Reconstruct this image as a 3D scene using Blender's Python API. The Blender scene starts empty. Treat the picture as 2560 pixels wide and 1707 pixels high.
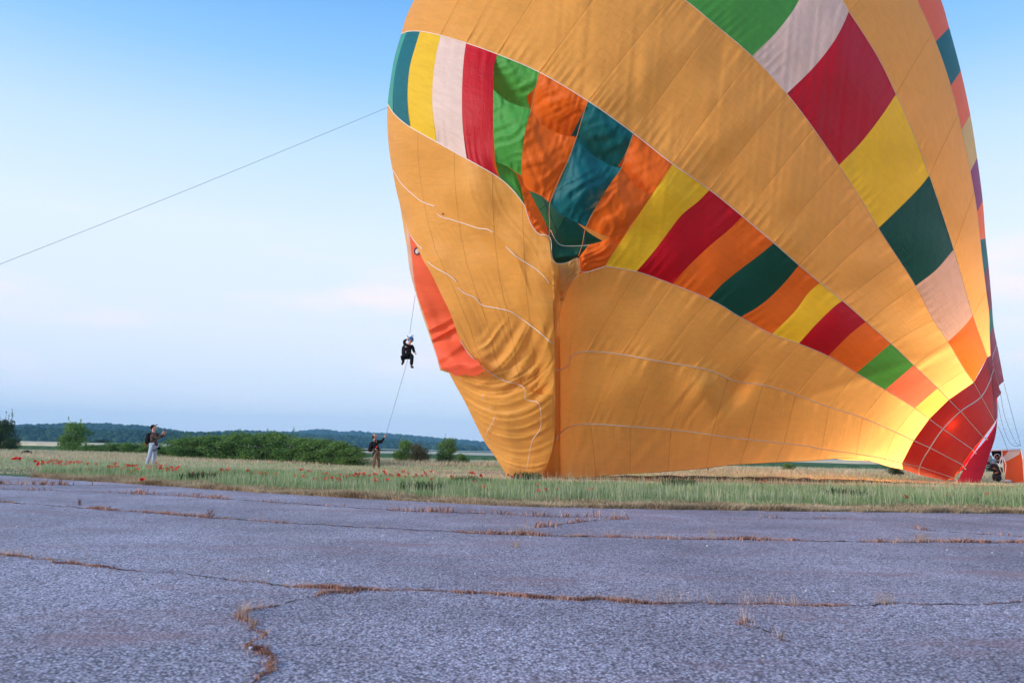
import bpy, math, random
import numpy as np
from math import radians, sin, cos, pi
random.seed(7); rng = np.random.default_rng(11)
S = bpy.context.scene

# ------------------------------------------------------------------ camera
F = 1991.0; CX = 1280.0; CY = 853.5; CAMH = 1.0
PITCH = math.atan(273.5 / F); ROLL = math.atan(0.0227)
fw = np.array([0, cos(PITCH), sin(PITCH)]); u0 = np.array([0, -sin(PITCH), cos(PITCH)]); x0 = np.array([1.0, 0, 0])
rt = cos(ROLL) * x0 + sin(ROLL) * u0
up = cos(ROLL) * u0 - sin(ROLL) * x0
CAM = np.array([0, 0, CAMH])
from mathutils import Matrix, Vector
cd = bpy.data.cameras.new('camera'); cam = bpy.data.objects.new('camera', cd); S.collection.objects.link(cam)
cam.matrix_world = Matrix(((rt[0], up[0], -fw[0], 0), (rt[1], up[1], -fw[1], 0), (rt[2], up[2], -fw[2], CAMH), (0, 0, 0, 1)))
cd.sensor_width = 36; cd.lens = 36 * F / 2560; cd.clip_start = 0.05; cd.clip_end = 20000
cd.dof.use_dof = True; cd.dof.focus_distance = 33; cd.dof.aperture_fstop = 4.0
S.camera = cam

# ------------------------------------------------------------------ sky and light
SUN_EL, SUN_AZ = radians(7), radians(-112)      # low sun, behind and left of the camera
W = bpy.data.worlds.new('World'); S.world = W; W.use_nodes = True
nt = W.node_tree; nt.nodes.clear(); N = nt.nodes.new; L = nt.links.new
out = N('ShaderNodeOutputWorld'); bg = N('ShaderNodeBackground'); L(bg.outputs[0], out.inputs[0])
sky = N('ShaderNodeTexSky'); sky.sky_type = 'NISHITA'; sky.sun_disc = False
sky.sun_elevation = SUN_EL; sky.sun_rotation = SUN_AZ; sky.air_density = 1.0; sky.dust_density = 0.6; sky.ozone_density = 2.0
tc = N('ShaderNodeTexCoord'); sep = N('ShaderNodeSeparateXYZ'); L(tc.outputs['Generated'], sep.inputs[0])
ramp = N('ShaderNodeValToRGB'); L(sep.outputs['Z'], ramp.inputs[0])
SKY = [(0.0, (5.0, 6.0, 7.6)), (0.05, (5.3, 6.2, 7.6)), (0.14, (6.0, 6.5, 7.3)), (0.25, (5.8, 6.6, 7.4)), (0.35, (4.3, 5.8, 7.4)), (0.44, (2.2, 4.4, 7.3)), (0.53, (1.1, 3.1, 6.7)), (1.0, (1.0, 2.4, 5.6))]
el = ramp.color_ramp.elements
while len(el) < len(SKY): el.new(0.5)
for e, (p, c) in zip(el, SKY): e.position = p; e.color = (c[0] / 10, c[1] / 10, c[2] / 10, 1)
gain = N('ShaderNodeVectorMath'); gain.operation = 'SCALE'; L(ramp.outputs[0], gain.inputs[0]); gain.inputs['Scale'].default_value = 10.0
mix = N('ShaderNodeMix'); mix.data_type = 'RGBA'; mix.inputs[0].default_value = 0.88
L(sky.outputs[0], mix.inputs[6]); L(gain.outputs[0], mix.inputs[7])
# faint pink cloud wisps low over the horizon
mp = N('ShaderNodeMapping'); mp.inputs['Scale'].default_value = (2.2, 2.2, 11); L(tc.outputs['Generated'], mp.inputs[0])
nz = N('ShaderNodeTexNoise'); nz.inputs['Scale'].default_value = 1.35; nz.inputs['Detail'].default_value = 5; nz.inputs['Roughness'].default_value = 0.5; L(mp.outputs[0], nz.inputs[0])
cr = N('ShaderNodeMapRange'); cr.interpolation_type = 'SMOOTHSTEP'; L(nz.outputs[0], cr.inputs[0]); cr.inputs[1].default_value = 0.5; cr.inputs[2].default_value = 0.72
b1 = N('ShaderNodeMapRange'); b1.interpolation_type = 'SMOOTHSTEP'; L(sep.outputs['Z'], b1.inputs[0]); b1.inputs[1].default_value = 0.03; b1.inputs[2].default_value = 0.12
b2 = N('ShaderNodeMapRange'); b2.interpolation_type = 'SMOOTHSTEP'; L(sep.outputs['Z'], b2.inputs[0]); b2.inputs[1].default_value = 0.34; b2.inputs[2].default_value = 0.16
m1 = N('ShaderNodeMath'); m1.operation = 'MULTIPLY'; L(cr.outputs[0], m1.inputs[0]); L(b1.outputs[0], m1.inputs[1])
m2 = N('ShaderNodeMath'); m2.operation = 'MULTIPLY'; L(m1.outputs[0], m2.inputs[0]); L(b2.outputs[0], m2.inputs[1])
m3 = N('ShaderNodeMath'); m3.operation = 'MULTIPLY'; L(m2.outputs[0], m3.inputs[0]); m3.inputs[1].default_value = 0.6
mc = N('ShaderNodeMix'); mc.data_type = 'RGBA'; L(m3.outputs[0], mc.inputs[0]); L(mix.outputs[2], mc.inputs[6]); mc.inputs[7].default_value = (7.9, 6.4, 7.5, 1)
L(mc.outputs[2], bg.inputs[0]); bg.inputs[1].default_value = 0.1
sl = bpy.data.lights.new('sun', 'SUN'); sun = bpy.data.objects.new('sun', sl); S.collection.objects.link(sun)
sl.energy = 2.4; sl.angle = radians(25); sl.color = (1.0, 0.88, 0.82)
az = radians(-112)
sd = Vector((sin(az) * cos(radians(14)), cos(az) * cos(radians(14)), sin(radians(14))))
sun.rotation_euler = sd.to_track_quat('Z', 'Y').to_euler()
S.view_settings.view_transform = 'Standard'; S.view_settings.look = 'None'; S.view_settings.exposure = 0.68; S.view_settings.gamma = 1.0
S.render.engine = 'CYCLES'

# ------------------------------------------------------------------ helpers
def ray(px, py, d):
    px = np.asarray(px, float); py = np.asarray(py, float); d = np.asarray(d, float)
    a = (px - CX) / F; b = (py - CY) / F
    return CAM + d[..., None] * (fw + a[..., None] * rt - b[..., None] * up)
def at(px, py, d): return ray(px, py, np.float64(d))
def ground(px, py, z=0.0):
    v = fw + (px - CX) / F * rt - (py - CY) / F * up
    t = (z - CAMH) / v[2]; return CAM + t * v
def hor(px): return 1127 + 0.0227 * (px - 1280)

HAZE = 0.00022
ORG = {}
def link(o, parent=None):
    S.collection.objects.link(o)
    if parent is not None: o.parent = parent
    return o
def org(o):
    return ORG.get(o.name, np.zeros(3)) if o is not None else np.zeros(3)
def tag(o, label=None, cat=None, group=None, kind=None):
    if label: o['label'] = label
    if cat: o['category'] = cat
    if group: o['group'] = group
    if kind: o['kind'] = kind
    return o
def empty(name, loc, label=None, cat=None, group=None):
    o = bpy.data.objects.new(name, None); o.location = loc; link(o); ORG[o.name] = np.array(loc, float)
    return tag(o, label, cat, group)
def mesh(name, V, Fc, m, parent=None, smooth=True, uv=None, loc=None):
    """V: world verts, Fc: (n,k) array or list of faces"""
    V = np.asarray(V, float).reshape(-1, 3)
    if parent is not None: V = V - org(parent); o_ = org(parent)
    elif loc is not None: V = V - np.array(loc); o_ = np.array(loc, float)
    else: o_ = np.zeros(3)
    me = bpy.data.meshes.new(name)
    if isinstance(Fc, np.ndarray):
        n, k = Fc.shape
        me.vertices.add(len(V)); me.vertices.foreach_set('co', V.astype(np.float32).ravel())
        me.loops.add(n * k); me.loops.foreach_set('vertex_index', Fc.astype(np.int32).ravel())
        me.polygons.add(n); me.polygons.foreach_set('loop_start', np.arange(0, n * k, k, dtype=np.int32))
        me.update(calc_edges=True)
    else: me.from_pydata(V.tolist(), [], Fc)
    if smooth: me.polygons.foreach_set('use_smooth', np.ones(len(me.polygons), bool))
    if uv is not None:
        ul = me.uv_layers.new(name='UVMap'); li = np.empty(len(me.loops), np.int32); me.loops.foreach_get('vertex_index', li)
        ul.data.foreach_set('uv', uv[li].astype(np.float32).ravel())
    me.validate(); me.materials.append(m)
    o = bpy.data.objects.new(name, me); link(o, parent); ORG[o.name] = o_
    if parent is None and loc is not None: o.location = loc
    return o

def mat(name, col, rough=0.8, spec=0.3, metal=0.0, noise=None, bump=None, coord='Object'):
    """noise=(scale, amount[, second colour]); bump=(scale, strength)"""
    m = bpy.data.materials.new(name); m.use_nodes = True; t = m.node_tree
    p = t.nodes['Principled BSDF']; p.inputs['Base Color'].default_value = (*col, 1); p.inputs['Roughness'].default_value = rough
    p.inputs['Specular IOR Level'].default_value = spec; p.inputs['Metallic'].default_value = metal
    tcn = t.nodes.new('ShaderNodeTexCoord')
    if noise:
        n = t.nodes.new('ShaderNodeTexNoise'); n.inputs['Scale'].default_value = noise[0]; n.inputs['Detail'].default_value = 5
        t.links.new(tcn.outputs[coord], n.inputs[0])
        r = t.nodes.new('ShaderNodeValToRGB'); t.links.new(n.outputs[0], r.inputs[0])
        c2 = noise[2] if len(noise) > 2 else tuple(c * (1 - noise[1]) for c in col)
        r.color_ramp.elements[0].position = 0.35; r.color_ramp.elements[0].color = (*c2, 1)
        r.color_ramp.elements[1].position = 0.65; r.color_ramp.elements[1].color = (*col, 1)
        t.links.new(r.outputs[0], p.inputs['Base Color'])
    if bump:
        n = t.nodes.new('ShaderNodeTexNoise'); n.inputs['Scale'].default_value = bump[0]; n.inputs['Detail'].default_value = 4
        t.links.new(tcn.outputs[coord], n.inputs[0])
        b = t.nodes.new('ShaderNodeBump'); b.inputs['Strength'].default_value = bump[1]; b.inputs['Distance'].default_value = 0.02
        t.links.new(n.outputs[0], b.inputs['Height']); t.links.new(b.outputs[0], p.inputs['Normal'])
    return m

def leafmat(name, c1, c2, scale=1.0, trans=0.3):
    """foliage / blade: colour varied in space, a little light passing through"""
    m = bpy.data.materials.new(name); m.use_nodes = True; t = m.node_tree; t.nodes.clear()
    o = t.nodes.new('ShaderNodeOutputMaterial'); d = t.nodes.new('ShaderNodeBsdfDiffuse'); tr = t.nodes.new('ShaderNodeBsdfTranslucent'); mx = t.nodes.new('ShaderNodeMixShader')
    g = t.nodes.new('ShaderNodeNewGeometry'); n = t.nodes.new('ShaderNodeTexNoise'); n.inputs['Scale'].default_value = scale; n.inputs['Detail'].default_value = 4
    ti = t.nodes.new('ShaderNodeTexCoord'); t.links.new(ti.outputs['Object'], n.inputs[0])
    ad = t.nodes.new('ShaderNodeMath'); ad.operation = 'MULTIPLY_ADD'; t.links.new(g.outputs['Random Per Island'], ad.inputs[0]); ad.inputs[1].default_value = 0.35; t.links.new(n.outputs[0], ad.inputs[2])
    r = t.nodes.new('ShaderNodeValToRGB'); t.links.new(ad.outputs[0], r.inputs[0])
    r.color_ramp.elements[0].position = 0.4; r.color_ramp.elements[0].color = (*c1, 1); r.color_ramp.elements[1].position = 0.9; r.color_ramp.elements[1].color = (*c2, 1)
    for s in (d, tr): t.links.new(r.outputs[0], s.inputs[0])
    mx.inputs[0].default_value = trans; t.links.new(d.outputs[0], mx.inputs[1]); t.links.new(tr.outputs[0], mx.inputs[2]); t.links.new(mx.outputs[0], o.inputs[0])
    return m

def vnoise(x, seed=0, n=4096):
    r = np.random.default_rng(seed).uniform(-1, 1, n); x = np.asarray(x, float)
    i = np.floor(x).astype(int); f = x - i; f = f * f * (3 - 2 * f)
    return r[i % n] * (1 - f) + r[(i + 1) % n] * f
def vnoise2(x, y, seed=0, n=256):
    r = np.random.default_rng(seed).uniform(-1, 1, (n, n)); x = np.asarray(x, float); y = np.asarray(y, float)
    i = np.floor(x).astype(int); j = np.floor(y).astype(int); f = x - i; g = y - j; f = f * f * (3 - 2 * f); g = g * g * (3 - 2 * g)
    i0 = i % n; i1 = (i + 1) % n; j0 = j % n; j1 = (j + 1) % n
    return (r[i0, j0] * (1 - f) + r[i1, j0] * f) * (1 - g) + (r[i0, j1] * (1 - f) + r[i1, j1] * f) * g
def sstep(a, b, x):
    t = np.clip((np.asarray(x, float) - a) / (b - a), 0, 1); return t * t * (3 - 2 * t)

def catmull(pts, sub=12):
    P = np.array(pts, float)
    if len(P) == 2: return P[0] + (P[1] - P[0]) * np.linspace(0, 1, sub + 1)[:, None]
    Q = np.vstack([2 * P[0] - P[1], P, 2 * P[-1] - P[-2]]); res = []
    for i in range(len(P) - 1):
        p0, p1, p2, p3 = Q[i:i + 4]
        # centripetal-like damping keeps uneven spacing from overshooting
        d01 = np.linalg.norm(p1 - p0) ** .5 + 1e-6; d12 = np.linalg.norm(p2 - p1) ** .5 + 1e-6; d23 = np.linalg.norm(p3 - p2) ** .5 + 1e-6
        t1 = (p2 - p1) + d12 * ((p1 - p0) / d01 - (p2 - p0) / (d01 + d12)); t2 = (p2 - p1) + d12 * ((p3 - p2) / d23 - (p3 - p1) / (d12 + d23))
        for t in np.linspace(0, 1, sub, endpoint=False):
            res.append((2 * t**3 - 3 * t**2 + 1) * p1 + (t**3 - 2 * t**2 + t) * t1 + (-2 * t**3 + 3 * t**2) * p2 + (t**3 - t**2) * t2)
    res.append(P[-1]); return np.array(res)
def resample(P, n):
    d = np.r_[0, np.cumsum(np.linalg.norm(np.diff(P, axis=0), axis=1))]; s = np.linspace(0, d[-1], n)
    return np.stack([np.interp(s, d, P[:, k]) for k in range(P.shape[1])], 1)
def plen(P): return np.linalg.norm(np.diff(P, axis=0), axis=1).sum()

def tube(P, r, k=5, close=False):
    """tube along world polyline P; r scalar or per-vertex"""
    P = np.asarray(P, float); n = len(P); r = np.broadcast_to(r, (n,))
    T = np.gradient(P, axis=0); T /= np.linalg.norm(T, axis=1)[:, None] + 1e-9
    ref = np.array([0, 0, 1.0]) if abs(T[:, 2]).mean() < 0.8 else np.array([0, 1.0, 0])
    A = np.cross(T, ref); A /= np.linalg.norm(A, axis=1)[:, None] + 1e-9; B = np.cross(T, A)
    V = np.concatenate([(P + r[:, None] * (A * cos(2 * pi * j / k) + B * sin(2 * pi * j / k)))[:, None] for j in range(k)], 1).reshape(-1, 3)
    Fc = []
    for i in range(n - 1):
        for j in range(k): Fc.append((i * k + j, i * k + (j + 1) % k, (i + 1) * k + (j + 1) % k, (i + 1) * k + j))
    return V, np.array(Fc)
class MB:
    def __init__(s): s.V = []; s.F = []; s.n = 0
    def add(s, V, Fc):
        V = np.asarray(V, float); s.V.append(V); s.F += [tuple(int(i) + s.n for i in f) for f in Fc]; s.n += len(V); return s
    def tube(s, P, r, k=6):
        V, Fc = tube(resample(np.array(P, float), max(2, len(P))) if False else np.array(P, float), r, k); n0 = s.n; s.add(V, Fc)
        m = len(V) // k; s.F.append(tuple(n0 + j for j in range(k))[::-1]); s.F.append(tuple(n0 + (m - 1) * k + j for j in range(k))); return s
    def ell(s, c, rx, ry, rz, nu=14, nv=9, rot=None, fn=None):
        th = np.linspace(0, pi, nv); ph = np.linspace(0, 2 * pi, nu, endpoint=False)
        V = np.array([[sin(a) * cos(b), sin(a) * sin(b), cos(a)] for a in th for b in ph])
        if fn is not None: V = fn(V)
        V = V * [rx, ry, rz]
        if rot is not None: V = V @ np.array(rot.to_3x3()).T
        Fc = [(i * nu + j, i * nu + (j + 1) % nu, (i + 1) * nu + (j + 1) % nu, (i + 1) * nu + j) for i in range(nv - 1) for j in range(nu)]
        return s.add(V + np.array(c), Fc)
    def box(s, c, d, rot=None):
        V = np.array([[x, y, z] for x in (-.5, .5) for y in (-.5, .5) for z in (-.5, .5)]) * d
        if rot is not None: V = V @ np.array(rot.to_3x3()).T
        return s.add(V + np.array(c), [(0, 1, 3, 2), (4, 6, 7, 5), (0, 4, 5, 1), (2, 3, 7, 6), (0, 2, 6, 4), (1, 5, 7, 3)])
    def build(s, name, m, parent=None, smooth=True, loc=None, bevel=0):
        o = mesh(name, np.vstack(s.V), s.F, m, parent, smooth, loc=loc)
        if bevel: b = o.modifiers.new('Bevel', 'BEVEL'); b.width = bevel; b.segments = 2
        return o

# ------------------------------------------------------------------ ground
def band_ground():
    m = bpy.data.materials.new('field_ground'); m.use_nodes = True; t = m.node_tree; p = t.nodes['Principled BSDF']; p.inputs['Roughness'].default_value = 0.95; p.inputs['Specular IOR Level'].default_value = 0.1
    g = t.nodes.new('ShaderNodeNewGeometry'); s = t.nodes.new('ShaderNodeSeparateXYZ'); t.links.new(g.outputs['Position'], s.inputs[0])
    n = t.nodes.new('ShaderNodeTexNoise'); n.inputs['Scale'].default_value = 0.06; n.inputs['Detail'].default_value = 6; t.links.new(g.outputs['Position'], n.inputs[0])
    # log of the distance + wobble
    lg = t.nodes.new('ShaderNodeMath'); lg.operation = 'LOGARITHM'; lg.inputs[1].default_value = 10; t.links.new(s.outputs['Y'], lg.inputs[0])
    ad = t.nodes.new('ShaderNodeMath'); ad.operation = 'MULTIPLY_ADD'; t.links.new(n.outputs[0], ad.inputs[0]); ad.inputs[1].default_value = 0.10; t.links.new(lg.outputs[0], ad.inputs[2])
    mr = t.nodes.new('ShaderNodeMapRange'); t.links.new(ad.outputs[0], mr.inputs[0]); mr.inputs[1].default_value = 1.0; mr.inputs[2].default_value = 3.6
    r = t.nodes.new('ShaderNodeValToRGB'); t.links.new(mr.outputs[0], r.inputs[0]); r.color_ramp.interpolation = 'LINEAR'
    green = (0.13, 0.18, 0.07); dry = (0.45, 0.35, 0.22); wheat = (0.66, 0.54, 0.35); soil = (0.20, 0.145, 0.105); gg = (0.24, 0.29, 0.13); fg = (0.10, 0.17, 0.09)
    st = [(10, green), (27, green), (31, dry), (40, dry), (46, dry), (50, gg), (60, gg), (66, wheat), (80, wheat), (86, fg), (117, fg), (125, wheat), (330, wheat), (380, fg), (600, fg), (680, wheat), (900, wheat), (1000, fg)]
    while len(r.color_ramp.elements) < len(st): r.color_ramp.elements.new(0.5)
    for e, (dst, c) in zip(r.color_ramp.elements, st): e.position = (math.log10(dst) + 0.05 - 1.0) / 2.6; e.color = (*c, 1)
    n2 = t.nodes.new('ShaderNodeTexNoise'); n2.inputs['Scale'].default_value = 1.3; n2.inputs['Detail'].default_value = 8; n2.inputs['Roughness'].default_value = 0.7; t.links.new(g.outputs['Position'], n2.inputs[0])
    m2_ = t.nodes.new('ShaderNodeMapRange'); t.links.new(n2.outputs[0], m2_.inputs[0]); m2_.inputs[1].default_value = 0.3; m2_.inputs[2].default_value = 0.7; m2_.inputs[3].default_value = 0.55; m2_.inputs[4].default_value = 1.35
    v = t.nodes.new('ShaderNodeVectorMath'); v.operation = 'SCALE'; t.links.new(r.outputs[0], v.inputs[0]); t.links.new(m2_.outputs[0], v.inputs['Scale'])
    t.links.new(v.outputs[0], p.inputs['Base Color'])
    b = t.nodes.new('ShaderNodeBump'); b.inputs['Strength'].default_value = 0.6; b.inputs['Distance'].default_value = 0.06; t.links.new(n2.outputs[0], b.inputs['Height']); t.links.new(b.outputs[0], p.inputs['Normal'])
    return m
GM = band_ground()
gv = []; gx = np.r_[-3650, -2000, -600, np.linspace(-150, 150, 61), 600, 2000, 3650]; gy = np.r_[-60, 0, np.linspace(8, 110, 52), 160, 260, 500, 1000, 2500, 3340]
X, Y = np.meshgrid(gx, gy); Z = np.where((Y > 24) & (Y < 110) & (abs(X) < 150), 0.07 * vnoise2(X * .35, Y * .35, 5) * sstep(24, 30, Y) * sstep(110, 90, Y), 0) - 0.02
ny, nx = X.shape; idx = np.arange(ny * nx).reshape(ny, nx)
Q = np.stack([idx[:-1, :-1], idx[:-1, 1:], idx[1:, 1:], idx[1:, :-1]], -1).reshape(-1, 4)
tag(mesh('ground', np.stack([X, Y, Z], -1).reshape(-1, 3), Q, GM), kind='structure')

EDGE = [(-700, 1150), (-300, 1170), (0, 1188), (300, 1207), (600, 1227), (900, 1245), (1280, 1264), (1600, 1271), (2000, 1277), (2560, 1283), (3200, 1287)]
eg = np.array([ground(*p) for p in catmull(EDGE, 14)])[:, :2]
eg = resample(eg, 240); eg[:, 1] += 0.10 * vnoise(np.arange(240) * 0.8, 3)
def edge_y(x): return np.interp(x, eg[:, 0], eg[:, 1])

def asphalt():
    m = bpy.data.materials.new('old_asphalt'); m.use_nodes = True; t = m.node_tree; p = t.nodes['Principled BSDF']; nn = t.nodes.new; ll = t.links.new
    p.inputs['Roughness'].default_value = 0.75; p.inputs['Specular IOR Level'].default_value = 0.35
    g = nn('ShaderNodeNewGeometry')
    vo = nn('ShaderNodeTexVoronoi'); vo.inputs['Scale'].default_value = 66; ll(g.outputs['Position'], vo.inputs[0]); vo.inputs['Randomness'].default_value = 1
    bw = nn('ShaderNodeSeparateColor'); ll(vo.outputs['Color'], bw.inputs[0])
    r = nn('ShaderNodeValToRGB'); ll(bw.outputs[0], r.inputs[0]); e = r.color_ramp.elements
    e[0].position = 0.0; e[0].color = (0.21, 0.165, 0.185, 1); e[1].position = 1.0; e[1].color = (0.98, 0.86, 0.89, 1)
    x = e.new(0.35); x.color = (0.56, 0.465, 0.50, 1); x = e.new(0.8); x.color = (0.70, 0.60, 0.64, 1)
    # gap darkening between stones
    mr = nn('ShaderNodeMapRange'); ll(vo.outputs['Distance'], mr.inputs[0]); mr.inputs[1].default_value = 0.30; mr.inputs[2].default_value = 0.65; mr.inputs[3].default_value = 1.12; mr.inputs[4].default_value = 0.40
    v = nn('ShaderNodeVectorMath'); v.operation = 'SCALE'; ll(r.outputs[0], v.inputs[0]); ll(mr.outputs[0], v.inputs['Scale'])
    n1 = nn('ShaderNodeTexNoise'); n1.inputs['Scale'].default_value = 0.42; n1.inputs['Detail'].default_value = 7; n1.inputs['Roughness'].default_value = 0.65; ll(g.outputs['Position'], n1.inputs[0])
    r1 = nn('ShaderNodeMapRange'); ll(n1.outputs[0], r1.inputs[0]); r1.inputs[1].default_value = 0.3; r1.inputs[2].default_value = 0.7; r1.inputs[3].default_value = 0.60; r1.inputs[4].default_value = 1.24
    v2 = nn('ShaderNodeVectorMath'); v2.operation = 'SCALE'; ll(v.outputs[0], v2.inputs[0]); ll(r1.outputs[0], v2.inputs['Scale'])
    # rusty moss stains
    mp_ = nn('ShaderNodeMapping'); mp_.inputs['Scale'].default_value = (0.45, 1.3, 1); mp_.inputs['Location'].default_value = (3.1, 7.3, 0); ll(g.outputs['Position'], mp_.inputs[0])
    n2 = nn('ShaderNodeTexNoise'); n2.inputs['Scale'].default_value = 1.1; n2.inputs['Detail'].default_value = 8; n2.inputs['Roughness'].default_value = 0.7; ll(mp_.outputs[0], n2.inputs[0])
    r2 = nn('ShaderNodeMapRange'); r2.interpolation_type = 'SMOOTHSTEP'; ll(n2.outputs[0], r2.inputs[0]); r2.inputs[1].default_value = 0.50; r2.inputs[2].default_value = 0.70; r2.inputs[4].default_value = 0.75
    mx = nn('ShaderNodeMix'); mx.data_type = 'RGBA'; ll(r2.outputs[0], mx.inputs[0]); ll(v2.outputs[0], mx.inputs[6]); mx.inputs[7].default_value = (0.36, 0.20, 0.19, 1)
    ll(mx.outputs[2], p.inputs['Base Color'])
    hs = nn('ShaderNodeMath'); hs.operation = 'MULTIPLY_ADD'; ll(vo.outputs['Distance'], hs.inputs[0]); hs.inputs[1].default_value = -1.0; ll(bw.outputs[1], hs.inputs[2])
    b = nn('ShaderNodeBump'); b.inputs['Strength'].default_value = 0.7; b.inputs['Distance'].default_value = 0.005; ll(hs.outputs[0], b.inputs['Height']); ll(b.outputs[0], p.inputs['Normal'])
    return m
AM = asphalt()
# the road: a slab of old asphalt with a ragged edge, thick enough to stand proud of the verge
n = len(eg); RV = []; RF = []
rows = [0.0, 0.04, 0.25, 1.5, 4.0, 8.0]
for k, d in enumerate([None] + rows):
    for i in range(n):
        x, y = eg[i]
        if d is None: RV.append((x, y + 0.01, -0.15))
        else: RV.append((x, y - d, (-0.012 if d == 0 else 0) + 0.004 * 0))
for i in range(n): RV.append((eg[i][0] * (1.0 if abs(eg[i][0]) > 30 else 1.6), -30, 0))
for k in range(len(rows) + 1):
    for i in range(n - 1): a = k * n + i; RF.append((a + 1, a, a + n, a + n + 1))
tag(mesh('road', RV, RF, AM, smooth=False), kind='structure')

# cracks and joints: slightly open strips of soil, moss in them
CR = {
 'a': ([(-200, 1368), (0, 1388), (272, 1418), (599, 1451), (762, 1467), (903, 1475), (1088, 1480), (1393, 1497), (1741, 1508), (2068, 1511), (2525, 1507), (2800, 1500)], 0.014),
 'b': ([(-200, 1240), (0, 1254), (327, 1279), (707, 1306), (958, 1320), (1306, 1337), (1741, 1347), (2100, 1353), (2700, 1358)], 0.03),
 'c': ([(890, 1476), (790, 1490), (680, 1512), (598, 1530), (582, 1543), (612, 1560), (640, 1590), (648, 1620), (684, 1640), (690, 1655), (665, 1690), (640, 1730)], 0.007),
 'd': ([(-100, 1216), (0, 1222), (200, 1228), (450, 1240), (700, 1256), (1000, 1276), (1200, 1283), (1350, 1290), (1500, 1292)], 0.035),
 'e': ([(-100, 1206), (0, 1210), (150, 1212), (300, 1213)], 0.05),
 'f': ([(1350, 1318), (1430, 1308), (1500, 1300), (1570, 1296)], 0.025),
 'g': ([(1900, 1294), (2000, 1297), (2120, 1296)], 0.03),
 'h': ([(2280, 1322), (2400, 1332), (2600, 1343)], 0.025),
 'i': ([(1850, 1550), (1880, 1566), (1925, 1584), (1950, 1602)], 0.008)}
soil_m = mat('crack_soil', (0.07, 0.032, 0.022), 1.0, 0.05, noise=(30, 0.5, (0.03, 0.018, 0.014)), bump=(60, 1.0))
CV = []; CF = []; crackpts = {}
for key, (pp, w) in CR.items():
    g2 = np.array([ground(*q)[:2] for q in catmull(pp, 10)]); g2 = resample(g2, max(20, int(plen(g2) / 0.05)))
    jit = 0.045 * vnoise(np.arange(len(g2)) * 0.22, 9) + 0.028 * vnoise(np.arange(len(g2)) * 0.7, 19) + .012 * vnoise(np.arange(len(g2)) * 1.7, 29)
    T = np.gradient(g2, axis=0); T /= np.linalg.norm(T, axis=1)[:, None]; Nn = np.stack([-T[:, 1], T[:, 0]], 1)
    g2 = g2 + Nn * jit[:, None]; crackpts[key] = g2
    ww = 1.6 * w * (0.12 + 1.2 * abs(vnoise(np.arange(len(g2)) * 0.45, 21)))
    o = len(CV)
    for i in range(len(g2)):
        for s_ in (-1, 1): q = g2[i] + Nn[i] * s_ * ww[i] * .5; CV.append((q[0], q[1], 0.004))
    for i in range(len(g2) - 1): CF.append((o + 2 * i, o + 2 * i + 1, o + 2 * i + 3, o + 2 * i + 2))
tag(mesh('crack_soil', CV, CF, soil_m, smooth=False), kind='structure')

def blades(P, H, Wd, lean, mirror=False, seg=2):
    """P (n,3) bases; H heights; returns verts, quads/tris as triangles of bent tapering blades"""
    n = len(P); a = rng.uniform(0, 2 * pi, n); la = rng.uniform(0, 2 * pi, n)
    side = np.stack([np.cos(a), np.sin(a), np.zeros(n)], 1) * (Wd / 2)[:, None]
    ln = np.stack([np.cos(la), np.sin(la), np.zeros(n)], 1) * (lean * H)[:, None]
    up_ = np.array([0, 0, 1.0])
    m_ = P + up_ * (H * 0.55)[:, None] + ln * 0.3; t_ = P + up_ * H[:, None] * (1 - 0.25 * lean[:, None]) + ln
    V = np.stack([P - side, P + side, m_ - side * .8, m_ + side * .8, t_], 1).reshape(-1, 3)
    b = np.arange(n) * 5
    T = np.stack([np.stack([b, b + 1, b + 3], 1), np.stack([b, b + 3, b + 2], 1), np.stack([b + 2, b + 3, b + 4], 1)], 1).reshape(-1, 3)
    return V, T

# moss and dead grass standing in the joints
moss_m = leafmat('dead_moss', (0.17, 0.06, 0.04), (0.72, 0.42, 0.30), 6, 0.2)
B = []; BS = []
for key, dens, hh in (('a', 1300, .016), ('b', 420, .026), ('c', 2200, .014), ('d', 110, .05), ('e', 200, .09), ('f', 160, .05), ('g', 60, .04), ('h', 110, .04), ('i', 500, .012)):
    g2 = crackpts[key]; Ls = plen(g2); k = int(Ls * dens); t = rng.uniform(0, len(g2) - 1.001, k)
    th = vnoise(t * 0.09, 31) + 0.5 * vnoise(t * 0.4, 33); keep = rng.uniform(-.8, .8, k) < 1.3 * th + 0.05; t = t[keep]; th = th[keep]
    i = t.astype(int); q = g2[i] + (g2[i + 1] - g2[i]) * (t - i)[:, None]; q = q + rng.normal(0, 1, q.shape) * (hh * rng.choice([.35, .35, .9, 2.2], len(q)))[:, None]
    H = 1.25 * hh * rng.uniform(0.4, 1.4, len(q)) * (0.8 + 0.8 * np.clip(th, 0, 1.2))
    B.append(blades(np.c_[q, np.zeros(len(q))], H, H * 0.16 + 0.0015, rng.uniform(0.2, 1.1, len(q))))
    th2 = vnoise(q[:, 0] * 1.7, 35); kk = (rng.uniform(0, 1, len(q)) < .24) & (th2 > -.1); q2 = q[kk]; dq = q2[:, 1]
    BS.append(blades(np.c_[q2, np.zeros(len(q2))], max(hh, .026) * rng.uniform(1.2, 3.8, len(q2)) * (0.6 + th2[kk]), 0.0014 + dq * .00022, rng.uniform(.1, .9, len(q2))))
def merge(Bs):
    V = np.vstack([b[0] for b in Bs]); o = 0; T = []
    for v, t in Bs: T.append(t + o); o += len(v)
    return V, np.vstack(T)
V, T = merge(B)
tag(mesh('joint_moss', V, T, moss_m, smooth=False), 'reddish brown dead moss and grass growing in the cracks of the asphalt', 'moss', kind='stuff')

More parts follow.
